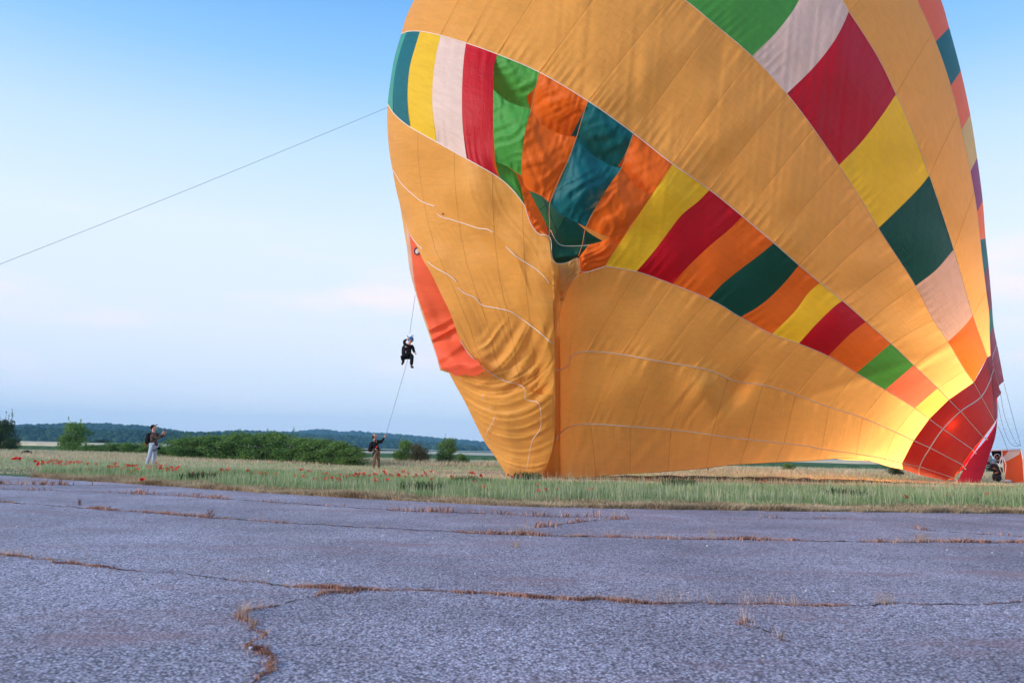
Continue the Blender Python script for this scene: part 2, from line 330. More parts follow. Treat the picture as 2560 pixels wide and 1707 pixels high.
V, T = merge(BS)
tag(mesh('joint_straw', V, T, leafmat('pale_straw', (0.42, 0.28, 0.22), (0.80, 0.60, 0.48), 3, .35), smooth=False), 'pale thin dead grass wisps rising from the asphalt joints', 'dry grass', kind='stuff')

# single dry weeds standing in the joints, each a thing
straw_m = leafmat('straw', (0.33, 0.22, 0.15), (0.62, 0.47, 0.36), 4, 0.3)
brown_m = leafmat('dead_brown', (0.11, 0.05, 0.035), (0.28, 0.15, 0.10), 4, 0.2)
def weed(px, py, hpx, npx, m, lean, cnt, label):
    g = ground(px, py); d = g[1]; h = hpx * d / F; w = npx * d / F
    P = np.zeros((cnt, 3)) + [g[0], g[1], 0.0]; P[:, :2] += rng.normal(0, w * 0.16, (cnt, 2))
    B_ = blades(P, h * rng.uniform(0.35, 1.0, cnt), np.full(cnt, max(0.0022, d * 0.00028)), rng.uniform(*lean, cnt) * w / max(h, 1e-3))
    o = mesh('dry_weed', B_[0], B_[1], m, smooth=False, loc=g.tolist()); tag(o, label, 'weed', 'dry weeds in the road joints')
weed(1312, 1334, 32, 110, straw_m, (0.2, .6), 190, 'widest pale dry tuft in the middle joint below the orange drape')
weed(525, 1291, 30, 34, brown_m, (0.1, .5), 60, 'brown upright dead weed in the second joint below the left hedge')
weed(198, 1262, 26, 16, brown_m, (0.1, .4), 26, 'small dark weed in the second joint near the left edge of the road')
weed(2305, 1352, 34, 60, straw_m, (0.2, .7), 110, 'spreading straw tuft in the second joint below the red balloon mouth')
weed(1778, 1346, 38, 26, straw_m, (0.1, .7), 22, 'thin pale stalks in the second joint below the dark green panel')
weed(2210, 1509, 44, 60, straw_m, (0.1, .6), 60, 'sparse pinkish grass stalks on the right half of the nearest joint')
weed(60, 1222, 66, 14, straw_m, (0.0, .35), 4, 'tall single pale grass stalks at the far left road joint')
weed(1290, 1368, 26, 30, straw_m, (0.2, .5), 50, 'small yellowish tuft standing alone just below the second joint')
weed(655, 1292, 24, 10, straw_m, (0.1, .5), 12, 'slender pale stalk beside the brown dead weed')
weed(150, 1212, 24, 20, brown_m, (0.1, .5), 26, 'little dark weed near the grass verge at far left')
# long arching blades near the first joint, left
for (pts, lab) in (([(115, 1408), (160, 1392), (206, 1400)], 0), ([(128, 1408), (180, 1396), (222, 1385), (214, 1372), (180, 1361), (120, 1362)], 1), ([(222, 1408), (222, 1388), (205, 1371), (160, 1340), (125, 1315)], 2), ([(468, 1432), (480, 1418), (515, 1409), (545, 1420), (560, 1436)], 3)):
    base = ground(*pts[0]); dd = base[1] + 0.02
    P = catmull([tuple(at(x, y, dd)) for x, y in pts], 8); P[:, 2] = np.maximum(P[:, 2], 0.003)
    V_, F_ = tube(P, np.linspace(0.0022, 0.0006, len(P)), 4)
    o = mesh('dry_grass', V_, F_, straw_m, loc=base.tolist())
    tag(o, ['short pale blade bent low over the nearest joint at left', 'hooked pale dry blade curling back over the nearest joint', 'long thin arching dry blade leaning left beside the hooked one', 'pale arching grass blade in the nearest joint below the standing photographer'][lab], 'grass blade', 'dry blades arching from the nearest joint')

# loose pebbles
pm = mat('pebble', (0.55, 0.54, 0.56), 0.8, noise=(20, 0.3)); mb = MB()
for _ in range(150):
    x = rng.uniform(-9, 10); y = rng.uniform(4, 14); r_ = rng.uniform(.006, .018); mb.ell((x, y, r_ * .4), r_, r_ * rng.uniform(.7, 1), r_ * .6, 6, 4)
tag(mb.build('pebbles', pm), 'small loose pale pebbles scattered on the asphalt', 'pebbles', kind='stuff')

# ------------------------------------------------------------------ verge and meadow grass
def scatter(n, x0_, x1_, d0, d1, fn=None):
    """n points over the wedge seen by the camera; distance measured from the road edge"""
    a = rng.uniform(-0.72, 0.72, n); d = rng.uniform(d0 ** .5, d1 ** .5, n) ** 2; x = a * (d + 18); y = edge_y(x) + d; return x, y
g_verge = leafmat('verge_grass', (0.085, 0.18, 0.06), (0.44, 0.56, 0.26), 0.55, 0.35)
g_pale = leafmat('seeding_grass', (0.38, 0.42, 0.24), (0.66, 0.62, 0.42), 0.8, 0.35)
g_dry = leafmat('dry_edge_grass', (0.26, 0.17, 0.09), (0.74, 0.58, 0.36), 0.9, 0.25)
g_hay = leafmat('hay', (0.46, 0.36, 0.22), (0.80, 0.66, 0.44), 0.5, 0.25)
g_weed = leafmat('dark_weed', (0.03, 0.07, 0.02), (0.08, 0.15, 0.05), 2, 0.3)
B = []
n = 95000; x, y = scatter(n, 0, 0, 1.25, 12.5)
pat = vnoise2(x * .5, y * .5, 41) + .5 * vnoise2(x * 1.7, y * 1.7, 42); dd_ = y - edge_y(x)
H = 0.30 * (0.8 + 0.28 * pat) * rng.uniform(.55, 1.15, n) * (0.45 + 0.55 * sstep(0.9, 2.6, dd_)) * (1 - 0.55 * sstep(7.5, 12.5, dd_))
k = rng.uniform(0, 1, n) < 1 - 0.6 * sstep(7, 12.5, dd_)
V, T = blades(np.c_[x, y, np.zeros(n) - .01][k], H[k], (0.006 + 0.00035 * y)[k], rng.uniform(.05, .45, n)[k])
tag(mesh('verge_grass', V, T, g_verge, smooth=False), 'tall green grass of the verge between the asphalt and the balloon', 'grass', kind='stuff')
n = 15000; x, y = scatter(n, 0, 0, 1.2, 13); pat = vnoise2(x * .3, y * .3, 44)
k = rng.uniform(-1, 1, n) < pat + 0.1
H = 0.40 * rng.uniform(.7, 1.2, n)
V, T = blades(np.c_[x, y, np.zeros(n) - .01][k], H[k], (0.004 + 0.00018 * y)[k], rng.uniform(.02, .3, n)[k])
tag(mesh('seeding_grass', V, T, g_pale, smooth=False), 'pale seeding grass stalks standing above the green verge', 'grass', kind='stuff')
n = 80000; x, y = scatter(n, 0, 0, 0.0, 2.1); dd_ = y - edge_y(x)
H = 0.13 * rng.uniform(.4, 1.4, n) * (0.7 + 0.5 * vnoise2(x * 1.2, y * 1.2, 46)) + 0.01
V, T = blades(np.c_[x, y - 0.06, np.zeros(n) - .005], H, np.full(n, 0.009), rng.uniform(.2, 1.4, n))
tag(mesh('edge_grass', V, T, g_dry, smooth=False), 'short dry tan grass along the ragged edge of the asphalt', 'grass', kind='stuff')
n = 110000; a = rng.uniform(-0.72, 0.72, n); y = rng.uniform(24, 62, n); x = a * y
pat = vnoise2(x * .12, y * .35, 47) + .4 * vnoise2(x * .6, y * .9, 48)
tall = sstep(43, 52, y + 6 * vnoise2(x * .07, y * .2, 49)) + 0.35 * np.clip(pat, 0, 1)
H = (0.06 + 0.30 * np.clip(tall, 0, 1.2)) * rng.uniform(.5, 1.2, n)
V, T = blades(np.c_[x, y, np.zeros(n) - .03], H, 0.010 + 0.00045 * y, rng.uniform(.1, .8, n))
tag(mesh('meadow_grass', V, T, g_hay, smooth=False), 'dry mown hay coloured grass of the meadow behind the verge', 'grass', kind='stuff')
n = 75000; a = rng.uniform(-0.72, 0.72, n); y = rng.uniform(26, 62, n) ; x = a * y
pat = vnoise2(x * .10, y * .30, 57) + .5 * vnoise2(x * .5, y * .8, 58) + 0.02 + 0.8 * sstep(-5, -18, x) + .5 * sstep(46, 56, y); k = rng.uniform(-.3, .6, n) < pat
H = (0.16 + 0.16 * sstep(44, 54, y)) * rng.uniform(.5, 1.2, n)
V, T = blades(np.c_[x, y, np.zeros(n) - .03][k], H[k], (0.010 + 0.0005 * y)[k], rng.uniform(.1, .6, n)[k])
tag(mesh('meadow_green', V, T, leafmat('meadow_green', (0.22, 0.31, 0.13), (0.50, 0.58, 0.32), .5, .3), smooth=False), 'grey green patches of taller grass in the meadow', 'grass', kind='stuff')

# ------------------------------------------------------------------ far fields and hills
# standing wheat as low slabs of crop
wheat_m = mat('ripe_wheat', (0.76, 0.61, 0.38), 0.95, 0.1, noise=(0.5, 0.3, (0.6, 0.49, 0.3)), bump=(8, .5))
def crop(name, x0_, x1_, y0_, y1_, h, m, label):
    nx_, ny_ = 80, 14; xs = np.linspace(x0_, x1_, nx_); ys = np.linspace(y0_, y1_, ny_); X, Y = np.meshgrid(xs, ys); Z = h + 0.05 * vnoise2(X * .3, Y * .3, 61)
    Z[0] = -.1; Y[0] += 0.4 * vnoise(xs * 0.4, 62); Z[1] = h; Y[1] = Y[0] + .5
    i = np.arange(nx_ * ny_).reshape(ny_, nx_); Q = np.stack([i[:-1, :-1], i[:-1, 1:], i[1:, 1:], i[1:, :-1]], -1).reshape(-1, 4)
    tag(mesh(name, np.stack([X, Y, Z], -1).reshape(-1, 3), Q, m), label, 'crop', kind='stuff')
crop('wheat_field', -190, -45, 135, 420, 0.55, wheat_m, 'ripe wheat field behind the bushes on the left')
crop('wheat_field', 0, 220, 130, 600, 0.5, wheat_m, 'ripe wheat field stretching behind the balloon')
crop('green_crop', -60, 330, 88, 120, 0.28, mat('green_crop', (0.10, 0.18, 0.07), .95, .1, noise=(1.5, .4)), 'green crop strip between the pale wheat strips')

forest_m = leafmat('forest_canopy', (0.018, 0.045, 0.022), (0.055, 0.105, 0.045), 0.02, 0.1)
forest_g = mat('forest_floor', (0.02, 0.045, 0.022), 1, .05)
ICO = None
def ico():
    import bmesh
    bm = bmesh.new(); bmesh.ops.create_icosphere(bm, subdivisions=1, radius=1); V = np.array([v.co[:] for v in bm.verts]); T = np.array([[v.index for v in f.verts] for f in bm.faces]); bm.free(); return V, T
ICO = ico()
def hill(name, prof, dist, depth, base_drop, ntree, rad, label):
    """terrain slope rising from its foot to the ridge given in photo pixels, canopy scattered on it"""
    c = catmull(prof, 10); px = np.linspace(c[0, 0], c[-1, 0], 140); ridge = np.interp(px, c[:, 0], c[:, 1])
    R = np.array([at(a, b, dist) for a, b in zip(px, ridge)])
    nr = 10; V = []
    for k in range(nr):
        t = k / (nr - 1); f = sin(t * pi / 2) ** 0.9
        for i in range(len(px)):
            p = R[i].copy(); sc = (dist - depth * (1 - t)) / dist
            V.append((p[0] * sc, p[1] * sc, max(-1, (R[i][2] - rad * 0.9) * f)))
    V = np.array(V).reshape(nr, len(px), 3)
    back = V[-1].copy(); back[:, 1] += 60; back[:, 2] = -2; V = np.concatenate([V, back[None]], 0)
    i = np.arange((nr + 1) * len(px)).reshape(nr + 1, len(px)); Q = np.stack([i[:-1, :-1], i[:-1, 1:], i[1:, 1:], i[1:, :-1]], -1).reshape(-1, 4)
    tag(mesh(name, V.reshape(-1, 3), Q, forest_g), kind='structure')
    a = rng.uniform(0, nr - 1.001, ntree); b = rng.uniform(0, len(px) - 1.001, ntree)
    a[:ntree // 4] = nr - 1.001; ia = a.astype(int); ib = b.astype(int); fa = (a - ia)[:, None]; fb = (b - ib)[:, None]
    P = (V[ia, ib] * (1 - fb) + V[ia, ib + 1] * fb) * (1 - fa) + (V[ia + 1, ib] * (1 - fb) + V[ia + 1, ib + 1] * fb) * fa
    v, t = ICO; r_ = rad * rng.uniform(.6, 1.15, ntree)
    J = 1 + rng.uniform(-.22, .22, (ntree, len(v), 1))
    VV = P[:, None] + v[None] * J * r_[:, None, None] * np.array([1, 1, .95]) + np.array([0, 0, 0.15]) * r_[:, None, None]
    TT = t[None] + (np.arange(ntree) * len(v))[:, None, None]
    tag(mesh('forest', VV.reshape(-1, 3), TT.reshape(-1, 3), forest_m, smooth=False), label, 'forest', kind='stuff')
hill('hill', [(-300, 1058), (0, 1064), (130, 1061), (260, 1060), (380, 1068), (480, 1082), (600, 1078), (720, 1083), (900, 1092), (1000, 1100), (1200, 1120)], 1500, 450, 0, 3400, 6.5, 'dark forest covering the low hill behind the left fields')
hill('far_hill', [(420, 1100), (500, 1088), (620, 1080), (700, 1079), (760, 1077), (790, 1073), (825, 1075), (860, 1080), (900, 1077), (915, 1081), (1000, 1086), (1080, 1094), (1160, 1100), (1240, 1108), (1400, 1118), (1700, 1132), (2000, 1141), (2300, 1147), (2800, 1156)], 2400, 600, 0, 5200, 8, 'bluish forest covering the far ridge behind the rope handler')
# near forest belt left
hill('forest_rise', [(-250, 1066), (40, 1068), (120, 1070), (230, 1074), (330, 1076), (450, 1080), (560, 1085), (640, 1093), (700, 1100)], 800, 60, 0, 1500, 4.2, 'belt of lighter trees at the foot of the left hill')

# ------------------------------------------------------------------ shrubs
leaf_ms = [leafmat('shrub_leaves', (0.07, 0.16, 0.035), (0.24, 0.38, 0.11), 1.4, .3), leafmat('dark_leaves', (0.025, 0.055, 0.02), (0.09, 0.13, 0.05), 1.6, .25),
           leafmat('reddish_leaves', (0.075, 0.075, 0.04), (0.20, 0.19, 0.10), 1.4, .3)]
bark_m = mat('bark', (0.09, 0.065, 0.05), .95, .1, noise=(8, .4))
def crown_mesh(name, kind, nleaf, leaf, m, spiky=0.0):
    """unit crown: radius about 1, base at z=0, height about 2"""
    nc = 42; C = []
    for _ in range(nc):
        a = rng.uniform(0, 2 * pi); r_ = rng.uniform(0.1, 0.72); z = rng.uniform(0.25, 1.55)
        r_ *= math.sqrt(max(0.1, 1 - ((z - 0.85) / 1.0) ** 2)); C.append((cos(a) * r_, sin(a) * r_, z, rng.uniform(.24, .44)))
    C = np.array(C); i = rng.integers(0, nc, nleaf); d = rng.normal(0, 1, (nleaf, 3)); d /= np.linalg.norm(d, axis=1)[:, None]
    rr = C[i, 3] * rng.uniform(0.55, 1.08, nleaf) ; P = C[i, :3] + d * rr[:, None] * np.array([1, 1, .85])
    k = int(nleaf * 0.08); a = rng.uniform(0, 2 * pi, k); P[:k, 0] = np.cos(a) * rng.uniform(.2, .9, k); P[:k, 1] = np.sin(a) * rng.uniform(.2, .9, k); P[:k, 2] = rng.uniform(0.02, .35, k)
    if spiky:
        for s_ in range(4):
            c_ = rng.uniform(-.5, .5, 2); h = rng.uniform(1.7, 2.3); m_ = int(nleaf * .0035); j = rng.integers(0, nleaf, m_); P[j] = np.c_[c_[0] + rng.normal(0, .018, m_), c_[1] + rng.normal(0, .018, m_), rng.uniform(1.4, h, m_)]
    P[:, 2] = np.maximum(P[:, 2], 0.01)
    A = rng.normal(0, 1, (nleaf, 3)); A /= np.linalg.norm(A, axis=1)[:, None]; Bv = np.cross(A, rng.normal(0, 1, (nleaf, 3))); Bv /= np.linalg.norm(Bv, axis=1)[:, None]
    s_ = leaf * rng.uniform(.6, 1.3, nleaf)[:, None]
    V = np.stack([P - A * s_, P + Bv * s_ * .45, P + A * s_, P - Bv * s_ * .45], 1).reshape(-1, 3); b = np.arange(nleaf) * 4
    return V, np.stack([b, b + 1, b + 2, b + 3], 1)
protoC = {}
def shrub(px, basey, toppy, wpx, dist0, kind, label, group=None, name='shrub', cat='shrub', spiky=1):
    dist = dist0 * .87; g = ground(px, hor(px) + CAMH * F / dist); g = np.array([g[0], g[1], -0.03]); top = at(px, toppy, dist); h = max(.3, top[2] + 0.05); w = wpx * dist / F / 2
    o = empty(name, g.tolist(), label, cat, group)
    key = (kind, rng.integers(0, 2))
    if key not in protoC:
        V, Q = crown_mesh('crown', kind, 7000, 0.050, leaf_ms[kind], spiky); c = mesh('crown', V, Q, leaf_ms[kind], o, smooth=False); 
        # mesh() subtracts the parent's origin: put it back, unit crown is local
        co = np.empty(len(c.data.vertices) * 3, np.float32); c.data.vertices.foreach_get('co', co); co = co.reshape(-1, 3) + g.astype(np.float32); c.data.vertices.foreach_set('co', co.ravel()); c.data.update(); protoC[key] = c.data
        mbt = MB()
        for s_ in range(5):
            a = s_ * 1.3 + .4; mbt.tube([(cos(a) * .05, sin(a) * .05, 0), (cos(a) * .2, sin(a) * .2, .6), (cos(a) * .45, sin(a) * .45, 1.3)], [.05, .03, .012], 5)
        tdat = mbt.build('trunk', bark_m, o); co = np.array([v.co[:] for v in tdat.data.vertices]) + g
        for v_, q in zip(tdat.data.vertices, co): v_.co = q
        protoC[('t',) + key] = tdat.data
    else:
        c = link(bpy.data.objects.new('crown', protoC[key]), o); tdat = link(bpy.data.objects.new('trunk', protoC[('t',) + key]), o)
    for q in (c, tdat): q.scale = (w * 1.12, w * 1.12, h / 1.72); q.rotation_euler = (0, 0, rng.uniform(0, 6.28))
    return o
HG = 'bushes of the long hedge'
hedge = [(405, 1118, 60, 60), (440, 1098, 90, 60), (480, 1092, 110, 58), (535, 1090, 120, 58), (600, 1085, 130, 57), (655, 1086, 110, 56), (700, 1083, 100, 56), (745, 1096, 110, 54), (795, 1100, 100, 53), (840, 1106, 100, 52), (880, 1120, 80, 51)]
hl = ['low leftmost bush of the long hedge behind the photographer', 'rounded hedge bush just right of the photographer', 'second rounded hedge bush right of the photographer', 'broad bright bush in the left half of the hedge', 'broadest and bushiest bush near the middle of the hedge', 'dense bush right of the broadest one in the hedge', 'tallest bush of the hedge with thin twigs on top', 'dark bush right of the tallest hedge bush', 'third hedge bush from its right end', 'second hedge bush from its right end', 'low rightmost hedge bush near the rope handler']
for (px, ty, w, d), lb in zip(hedge, hl): shrub(px, 0, ty, w * 1.15, d, 0, lb, HG)
lowh = [(235, 1112, 90, 75), (285, 1108, 100, 73), (330, 1108, 90, 70), (372, 1106, 80, 68)]
ll_ = ['low spreading bush right of the round left bush', 'second low bush in the row left of the photographer', 'third low bush in the row left of the photographer', 'low bush directly behind the photographer']
for (px, ty, w, d), lb in zip(lowh, ll_): shrub(px, 0, ty, w, d, 0, lb, 'low bushes left of the photographer', spiky=0)
shrub(182, 0, 1058, 92, 88, 0, 'large round green bush standing alone on the left')
shrub(2, 0, 1046, 62, 80, 1, 'dark tree cut by the left edge of the view', name='tree', cat='tree')
shrub(28, 0, 1096, 44, 78, 1, 'small bush at the foot of the dark tree on the left edge')
shrub(1010, 0, 1103, 64, 60, 0, 'green bush right of the rope handler'); shrub(1047, 0, 1110, 62, 59, 2, 'brownish bush joined to the green one right of the rope handler')
shrub(1118, 0, 1098, 58, 60, 0, 'upright dark green bush nearest the left edge of the balloon'); shrub(1155, 0, 1136, 40, 59, 0, 'small low bush at the left edge of the balloon', spiky=0)
shrub(1970, 0, 1160, 44, 60, 0, 'small bush seen under the balloon between pale strips', spiky=0); shrub(1760, 0, 1168, 50, 57, 1, 'dark low bush half hidden by the lower hem of the balloon', spiky=0); shrub(2238, 0, 1168, 40, 55, 1, 'dark low bush under the hem beside the red mouth', spiky=0)
shrub(255, 0, 1098, 50, 330, 1, 'dark far shrub clump at the edge of the wheat field left of the photographer', spiky=0); shrub(1430 - 550, 0, 1113, 40, 300, 1, 'dark far shrub just left of the rope handler', spiky=0)
# dark weeds in the verge
for px, py, w in ((500, 1195, 46), (1180, 1205, 40), (1060, 1222, 34), (2110, 1238, 40), (1320, 1192, 30), (1700, 1210, 30)):
    g = ground(px, py, .1); cnt = 240; P = np.c_[g[0] + np.clip(rng.normal(0, .25, cnt), -.5, .5), g[1] + np.clip(rng.normal(0, .2, cnt), -.4, .4), np.zeros(cnt)]
    V, T = blades(P, .34 * rng.uniform(.5, 1.1, cnt), np.full(cnt, .035), rng.uniform(.2, .9, cnt))
    o = mesh('leafy_weed', V, T, g_weed, smooth=False, loc=(g[0], g[1], 0))
    tag(o, {500: 'dark leafy weed in the verge right of the photographer', 1180: 'dark weed in the verge below the left balloon edge', 1060: 'leafy weed among poppies right of the rope handler', 2110: 'leafy weed in the verge at right below the white strip of balloon', 1320: 'leafy weed below the bottom of the hanging drape', 1700: 'leafy weed in front of the brown soil strip'}[px], 'weed', 'leafy weeds in the verge')
# low heap of dark soil line behind the verge on the right and a dark log-like heap on the left
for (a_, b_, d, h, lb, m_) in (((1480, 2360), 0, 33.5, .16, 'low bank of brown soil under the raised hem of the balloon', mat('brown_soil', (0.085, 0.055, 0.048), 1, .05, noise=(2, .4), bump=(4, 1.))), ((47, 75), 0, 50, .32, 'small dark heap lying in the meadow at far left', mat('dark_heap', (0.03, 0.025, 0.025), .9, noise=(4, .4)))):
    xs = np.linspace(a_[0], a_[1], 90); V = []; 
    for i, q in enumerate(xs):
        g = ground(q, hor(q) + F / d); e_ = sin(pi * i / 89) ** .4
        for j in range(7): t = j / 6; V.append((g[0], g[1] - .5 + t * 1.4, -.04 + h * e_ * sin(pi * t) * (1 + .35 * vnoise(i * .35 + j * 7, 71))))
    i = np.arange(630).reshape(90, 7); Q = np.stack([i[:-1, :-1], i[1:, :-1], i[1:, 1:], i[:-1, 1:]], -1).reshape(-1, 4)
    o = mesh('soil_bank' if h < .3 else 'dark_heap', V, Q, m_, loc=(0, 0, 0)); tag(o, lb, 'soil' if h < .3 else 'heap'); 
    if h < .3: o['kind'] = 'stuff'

# ------------------------------------------------------------------ air
hm = bpy.data.materials.new('haze'); hm.use_nodes = True; t = hm.node_tree; t.nodes.clear(); o_ = t.nodes.new('ShaderNodeOutputMaterial'); pv = t.nodes.new('ShaderNodeVolumePrincipled')
pv.inputs['Color'].default_value = (0.30, 0.68, 1.0, 1); pv.inputs['Density'].default_value = HAZE; pv.inputs['Anisotropy'].default_value = 0.0; t.links.new(pv.outputs[0], o_.inputs['Volume'])
mb = MB(); mb.box((0, 1600, 59), (7400, 3500, 122)); tag(mb.build('haze', hm, smooth=False), 'thin blue evening haze over the fields', 'haze', kind='stuff')
# ================================================================== THE BALLOON
# outline of the whole envelope as it stands (photo pixels -> rays, real distances from depth())
OUT = [(1003, 85), (985, 150), (972, 230), (968, 290), (972, 370), (982, 440), (1000, 515), (1013, 556), (1018, 623), (1024, 674), (1039, 732), (1066, 808), (1091, 891), (1100, 925), (1119, 930),
       (1141, 967), (1164, 1008), (1188, 1058), (1214, 1108), (1235, 1137), (1258, 1173), (1275, 1196), (1300, 1206), (1345, 1206), (1393, 1199), (1486, 1191), (1534, 1186), (1638, 1180), (1757, 1170), (1826, 1162), (1906, 1157), (2025, 1151), (2122, 1145), (2180, 1153), (2222, 1166), (2257, 1173), (2297, 1184), (2343, 1192), (2367, 1203), (2392, 1207), (2434, 1207), (2453, 1201),
       (2459, 1183), (2473, 1140), (2489, 1088), (2494, 1043), (2493, 1005), (2499, 978), (2510, 953), (2505, 929), (2497, 883), (2491, 861), (2484, 815), (2479, 750), (2464, 596), (2457, 503), (2443, 395), (2426, 288), (2402, 178), (2373, 70), (2352, 0), (2290, -120), (2200, -260), (2080, -370), (1900, -450), (1700, -480), (1500, -450), (1320, -370), (1165, -235), (1090, -120), (1035, 0), (1015, 45)]
OUTC = catmull(OUT + [OUT[0]], 6)
def inside(px, py, poly):
    r = np.zeros(px.shape, bool); x1, y1 = poly[-1]
    for x2, y2 in poly:
        c = ((y1 > py) != (y2 > py)); r ^= c & (px < (x2 - x1) * (py - y1) / (y2 - y1 + 1e-12) + x1); x1, y1 = x2, y2
    return r
GX0, GY0 = 940., -520.
W_ = None
for st in (48, 24, 12, 6):
    gx_ = np.arange(GX0, 2550, st); gy_ = np.arange(GY0, 1240, st); XX, YY = np.meshgrid(gx_, gy_); M = inside(XX, YY, OUTC)
    if W_ is None: w = np.zeros(M.shape)
    else: w = W_[np.clip((np.arange(M.shape[0]) / 2).astype(int), 0, W_.shape[0] - 1)][:, np.clip((np.arange(M.shape[1]) / 2).astype(int), 0, W_.shape[1] - 1)] * M
    for it in range(900 if st > 6 else 500):
        w[1:-1, 1:-1] = 0.25 * (w[:-2, 1:-1] + w[2:, 1:-1] + w[1:-1, :-2] + w[1:-1, 2:] + st * st * 1.0); w *= M
    W_ = w
WST = 6.; WMAX = W_.max()
def bulge(px, py):
    x = np.clip((np.asarray(px, float) - GX0) / WST, 0, W_.shape[1] - 2.001); y = np.clip((np.asarray(py, float) - GY0) / WST, 0, W_.shape[0] - 2.001)
    i = x.astype(int); j = y.astype(int); f = x - i; g = y - j
    w = (W_[j, i] * (1 - f) + W_[j, i + 1] * f) * (1 - g) + (W_[j + 1, i] * (1 - f) + W_[j + 1, i + 1] * f) * g
    return np.sqrt(np.clip(w / WMAX, 0, None))
def mid(px): return 31.0 + (np.asarray(px, float) - 970) / 1530 * 5.5
BM = 7.6
def rn(x, s): return 1 - 2.4 * np.abs(vnoise(x, s)) ** .75
def folds(px, py):
    px = np.asarray(px, float); py = np.asarray(py, float); d = np.zeros_like(px)
    # broad softness of the whole envelope
    d += 0.20 * vnoise2(px / 150, py / 150, 101) + 0.07 * vnoise2(px / 60 + 9, py / 60, 102)
    # long near-vertical folds on the left gold sheet
    q = px * 0.90 - py * 0.44 + 22 * vnoise2(px / 130, py / 130, 103)
    wl = sstep(1400, 1340, px) * sstep(330, 520, py) * sstep(1010, 900, py)
    d += wl * (0.34 * vnoise(q / 62, 104) - 0.07 * rn(q / 38, 105) - 0.012 * rn(q / 14, 106))
    # swags at the lower left, hung between the coral flap and the vertical pleat
    t = np.clip((px - 1100) / 285, 0.08, 1); yr = 915 + (py - 915 - 330 * t * (1 - t)) / (0.25 + .75 * t)
    ws = sstep(1400, 1330, px) * sstep(860, 950, py)
    d += ws * (0.15 * vnoise(yr / 30 + .4 * vnoise2(px / 90, py / 90, 107), 108) - 0.055 * rn(yr / 15, 109) - .02 * rn(yr / 7 + vnoise2(px / 50, py / 50, 119), 118))
    # drape folds around (1280, 900)
    q = np.hypot(px - 1130, (py - 690) * 0.8) + 8 * vnoise2(px / 60, py / 60, 110); wd = sstep(1170, 1230, px) * sstep(1400, 1360, px) * sstep(780, 850, py) * sstep(1010, 960, py)
    d += wd * (0.10 * vnoise(q / 18, 111) - .07 * rn(q / 17, 121))
    # the right gold field
    wr = sstep(1385, 1400, px) * sstep(640, 760, py)
    d += wr * (1.3 * np.exp(-(px - 1385) / 42) + 0.10 * vnoise((px + .3 * py) / 13, 112) * np.exp(-(px - 1385) / 45))
    d += wr * 0.30 * vnoise2((px - .25 * py) / 200 + 3, py / 150 + .3, 113)
    # dent between the white tape and the notch
    a = ((px - 1838) * .8 + (py - 985) * .6) / 26; b = ((px - 1838) * -.6 + (py - 985) * .8) / 60
    d += 0.55 * np.exp(-a * a - b * b); a = ((px - 1765) * .75 + (py - 975) * .66) / 60; b = ((px - 1765) * -.66 + (py - 975) * .75) / 50; d -= 0.35 * np.exp(-a * a - b * b)
    # diagonal creases below the notch
    q = px * .78 + py * .62; wn = np.exp(-((px - 1760) / 90) ** 2 - ((py - 1010) / 60) ** 2); d += wn * 0.06 * vnoise(q / 10, 114)
    # lower hem gathers
    wh = sstep(1060, 1150, py) * sstep(1420, 1480, px); d += wh * 0.06 * vnoise((px + .8 * py) / 24, 115)
    # tight vertical ripples in the upper gold gore
    wv = (0.5 + 0.5 * vnoise2(px / 130, py / 190, 116)) * sstep(1250, 1500, px) * sstep(760, 560, py); d += wv * 0.030 * vnoise((px + .10 * py) / 10, 117)
    # fold across the gores near the flame
    s_ = (py - (905 + (px - 2276) * -.34)); wk = np.exp(-((px - 2180) / 190) ** 2); d += wk * 0.10 * np.exp(-(s_ / 13) ** 2)
    s_ = (py - (868 + (px - 2370) * -.62)); wk = np.exp(-((px - 2330) / 70) ** 2); d += wk * 0.12 * np.exp(-(s_ / 10) ** 2)
    return d * sstep(0.0, 0.18, bulge(px, py))
def depth(px, py): return mid(px) - BM * bulge(px, py) + folds(px, py)
def rear(px, py): return mid(px) + BM * 0.9 * bulge(px, py)

# ---- seams in photo pixels, mouth side first -> crown side last
sD = catmull([(2372, 999), (2344, 970), (2284, 913), (2227, 859), (2165, 804), (2106, 752), (2050, 707), (1997, 663), (1935, 608), (1856, 541), (1774, 475), (1681, 410), (1584, 334), (1470, 253), (1348, 181), (1243, 136), (1165, 108), (1101, 89), (1050, 79), (1017, 80), (1003, 86)], 16)
sE1 = catmull([(2323, 1047), (2287, 1020), (2213, 974), (2141, 932), (2070, 890), (1997, 859), (1930, 835), (1851, 793), (1798, 760), (1771, 747), (1680, 710), (1591, 679), (1511, 665)], 16)
sE2 = catmull([(1313, 516), (1286, 480), (1249, 446), (1167, 398), (1090, 355), (1025, 318), (1002, 301), (983, 282), (969, 260)], 16)
sC = catmull([(2434, 956), (2413, 926), (2370, 854), (2333, 799), (2289, 715), (2196, 571), (2153, 499), (2097, 414), (2033, 321), (1967, 235), (1880, 141), (1785, 60), (1712, 0), (1590, -85), (1440, -165), (1300, -215), (1165, -235)], 16)
sB = catmull([(2468, 893), (2457, 861), (2445, 828), (2432, 789), (2384, 624), (2323, 439), (2288, 344), (2240, 236), (2192, 139), (2122, 29), (2105, 0), (2030, -100), (1900, -230), (1750, -320), (1560, -390), (1400, -410)], 16)
sA = catmull([(2476, 889), (2475, 860), (2474, 838), (2473, 786), (2466, 730), (2455, 640), (2443, 530), (2426, 429), (2404, 325), (2377, 215), (2339, 105), (2292, 0), (2230, -120), (2120, -260), (1960, -370), (1800, -440), (1700, -480)], 16)
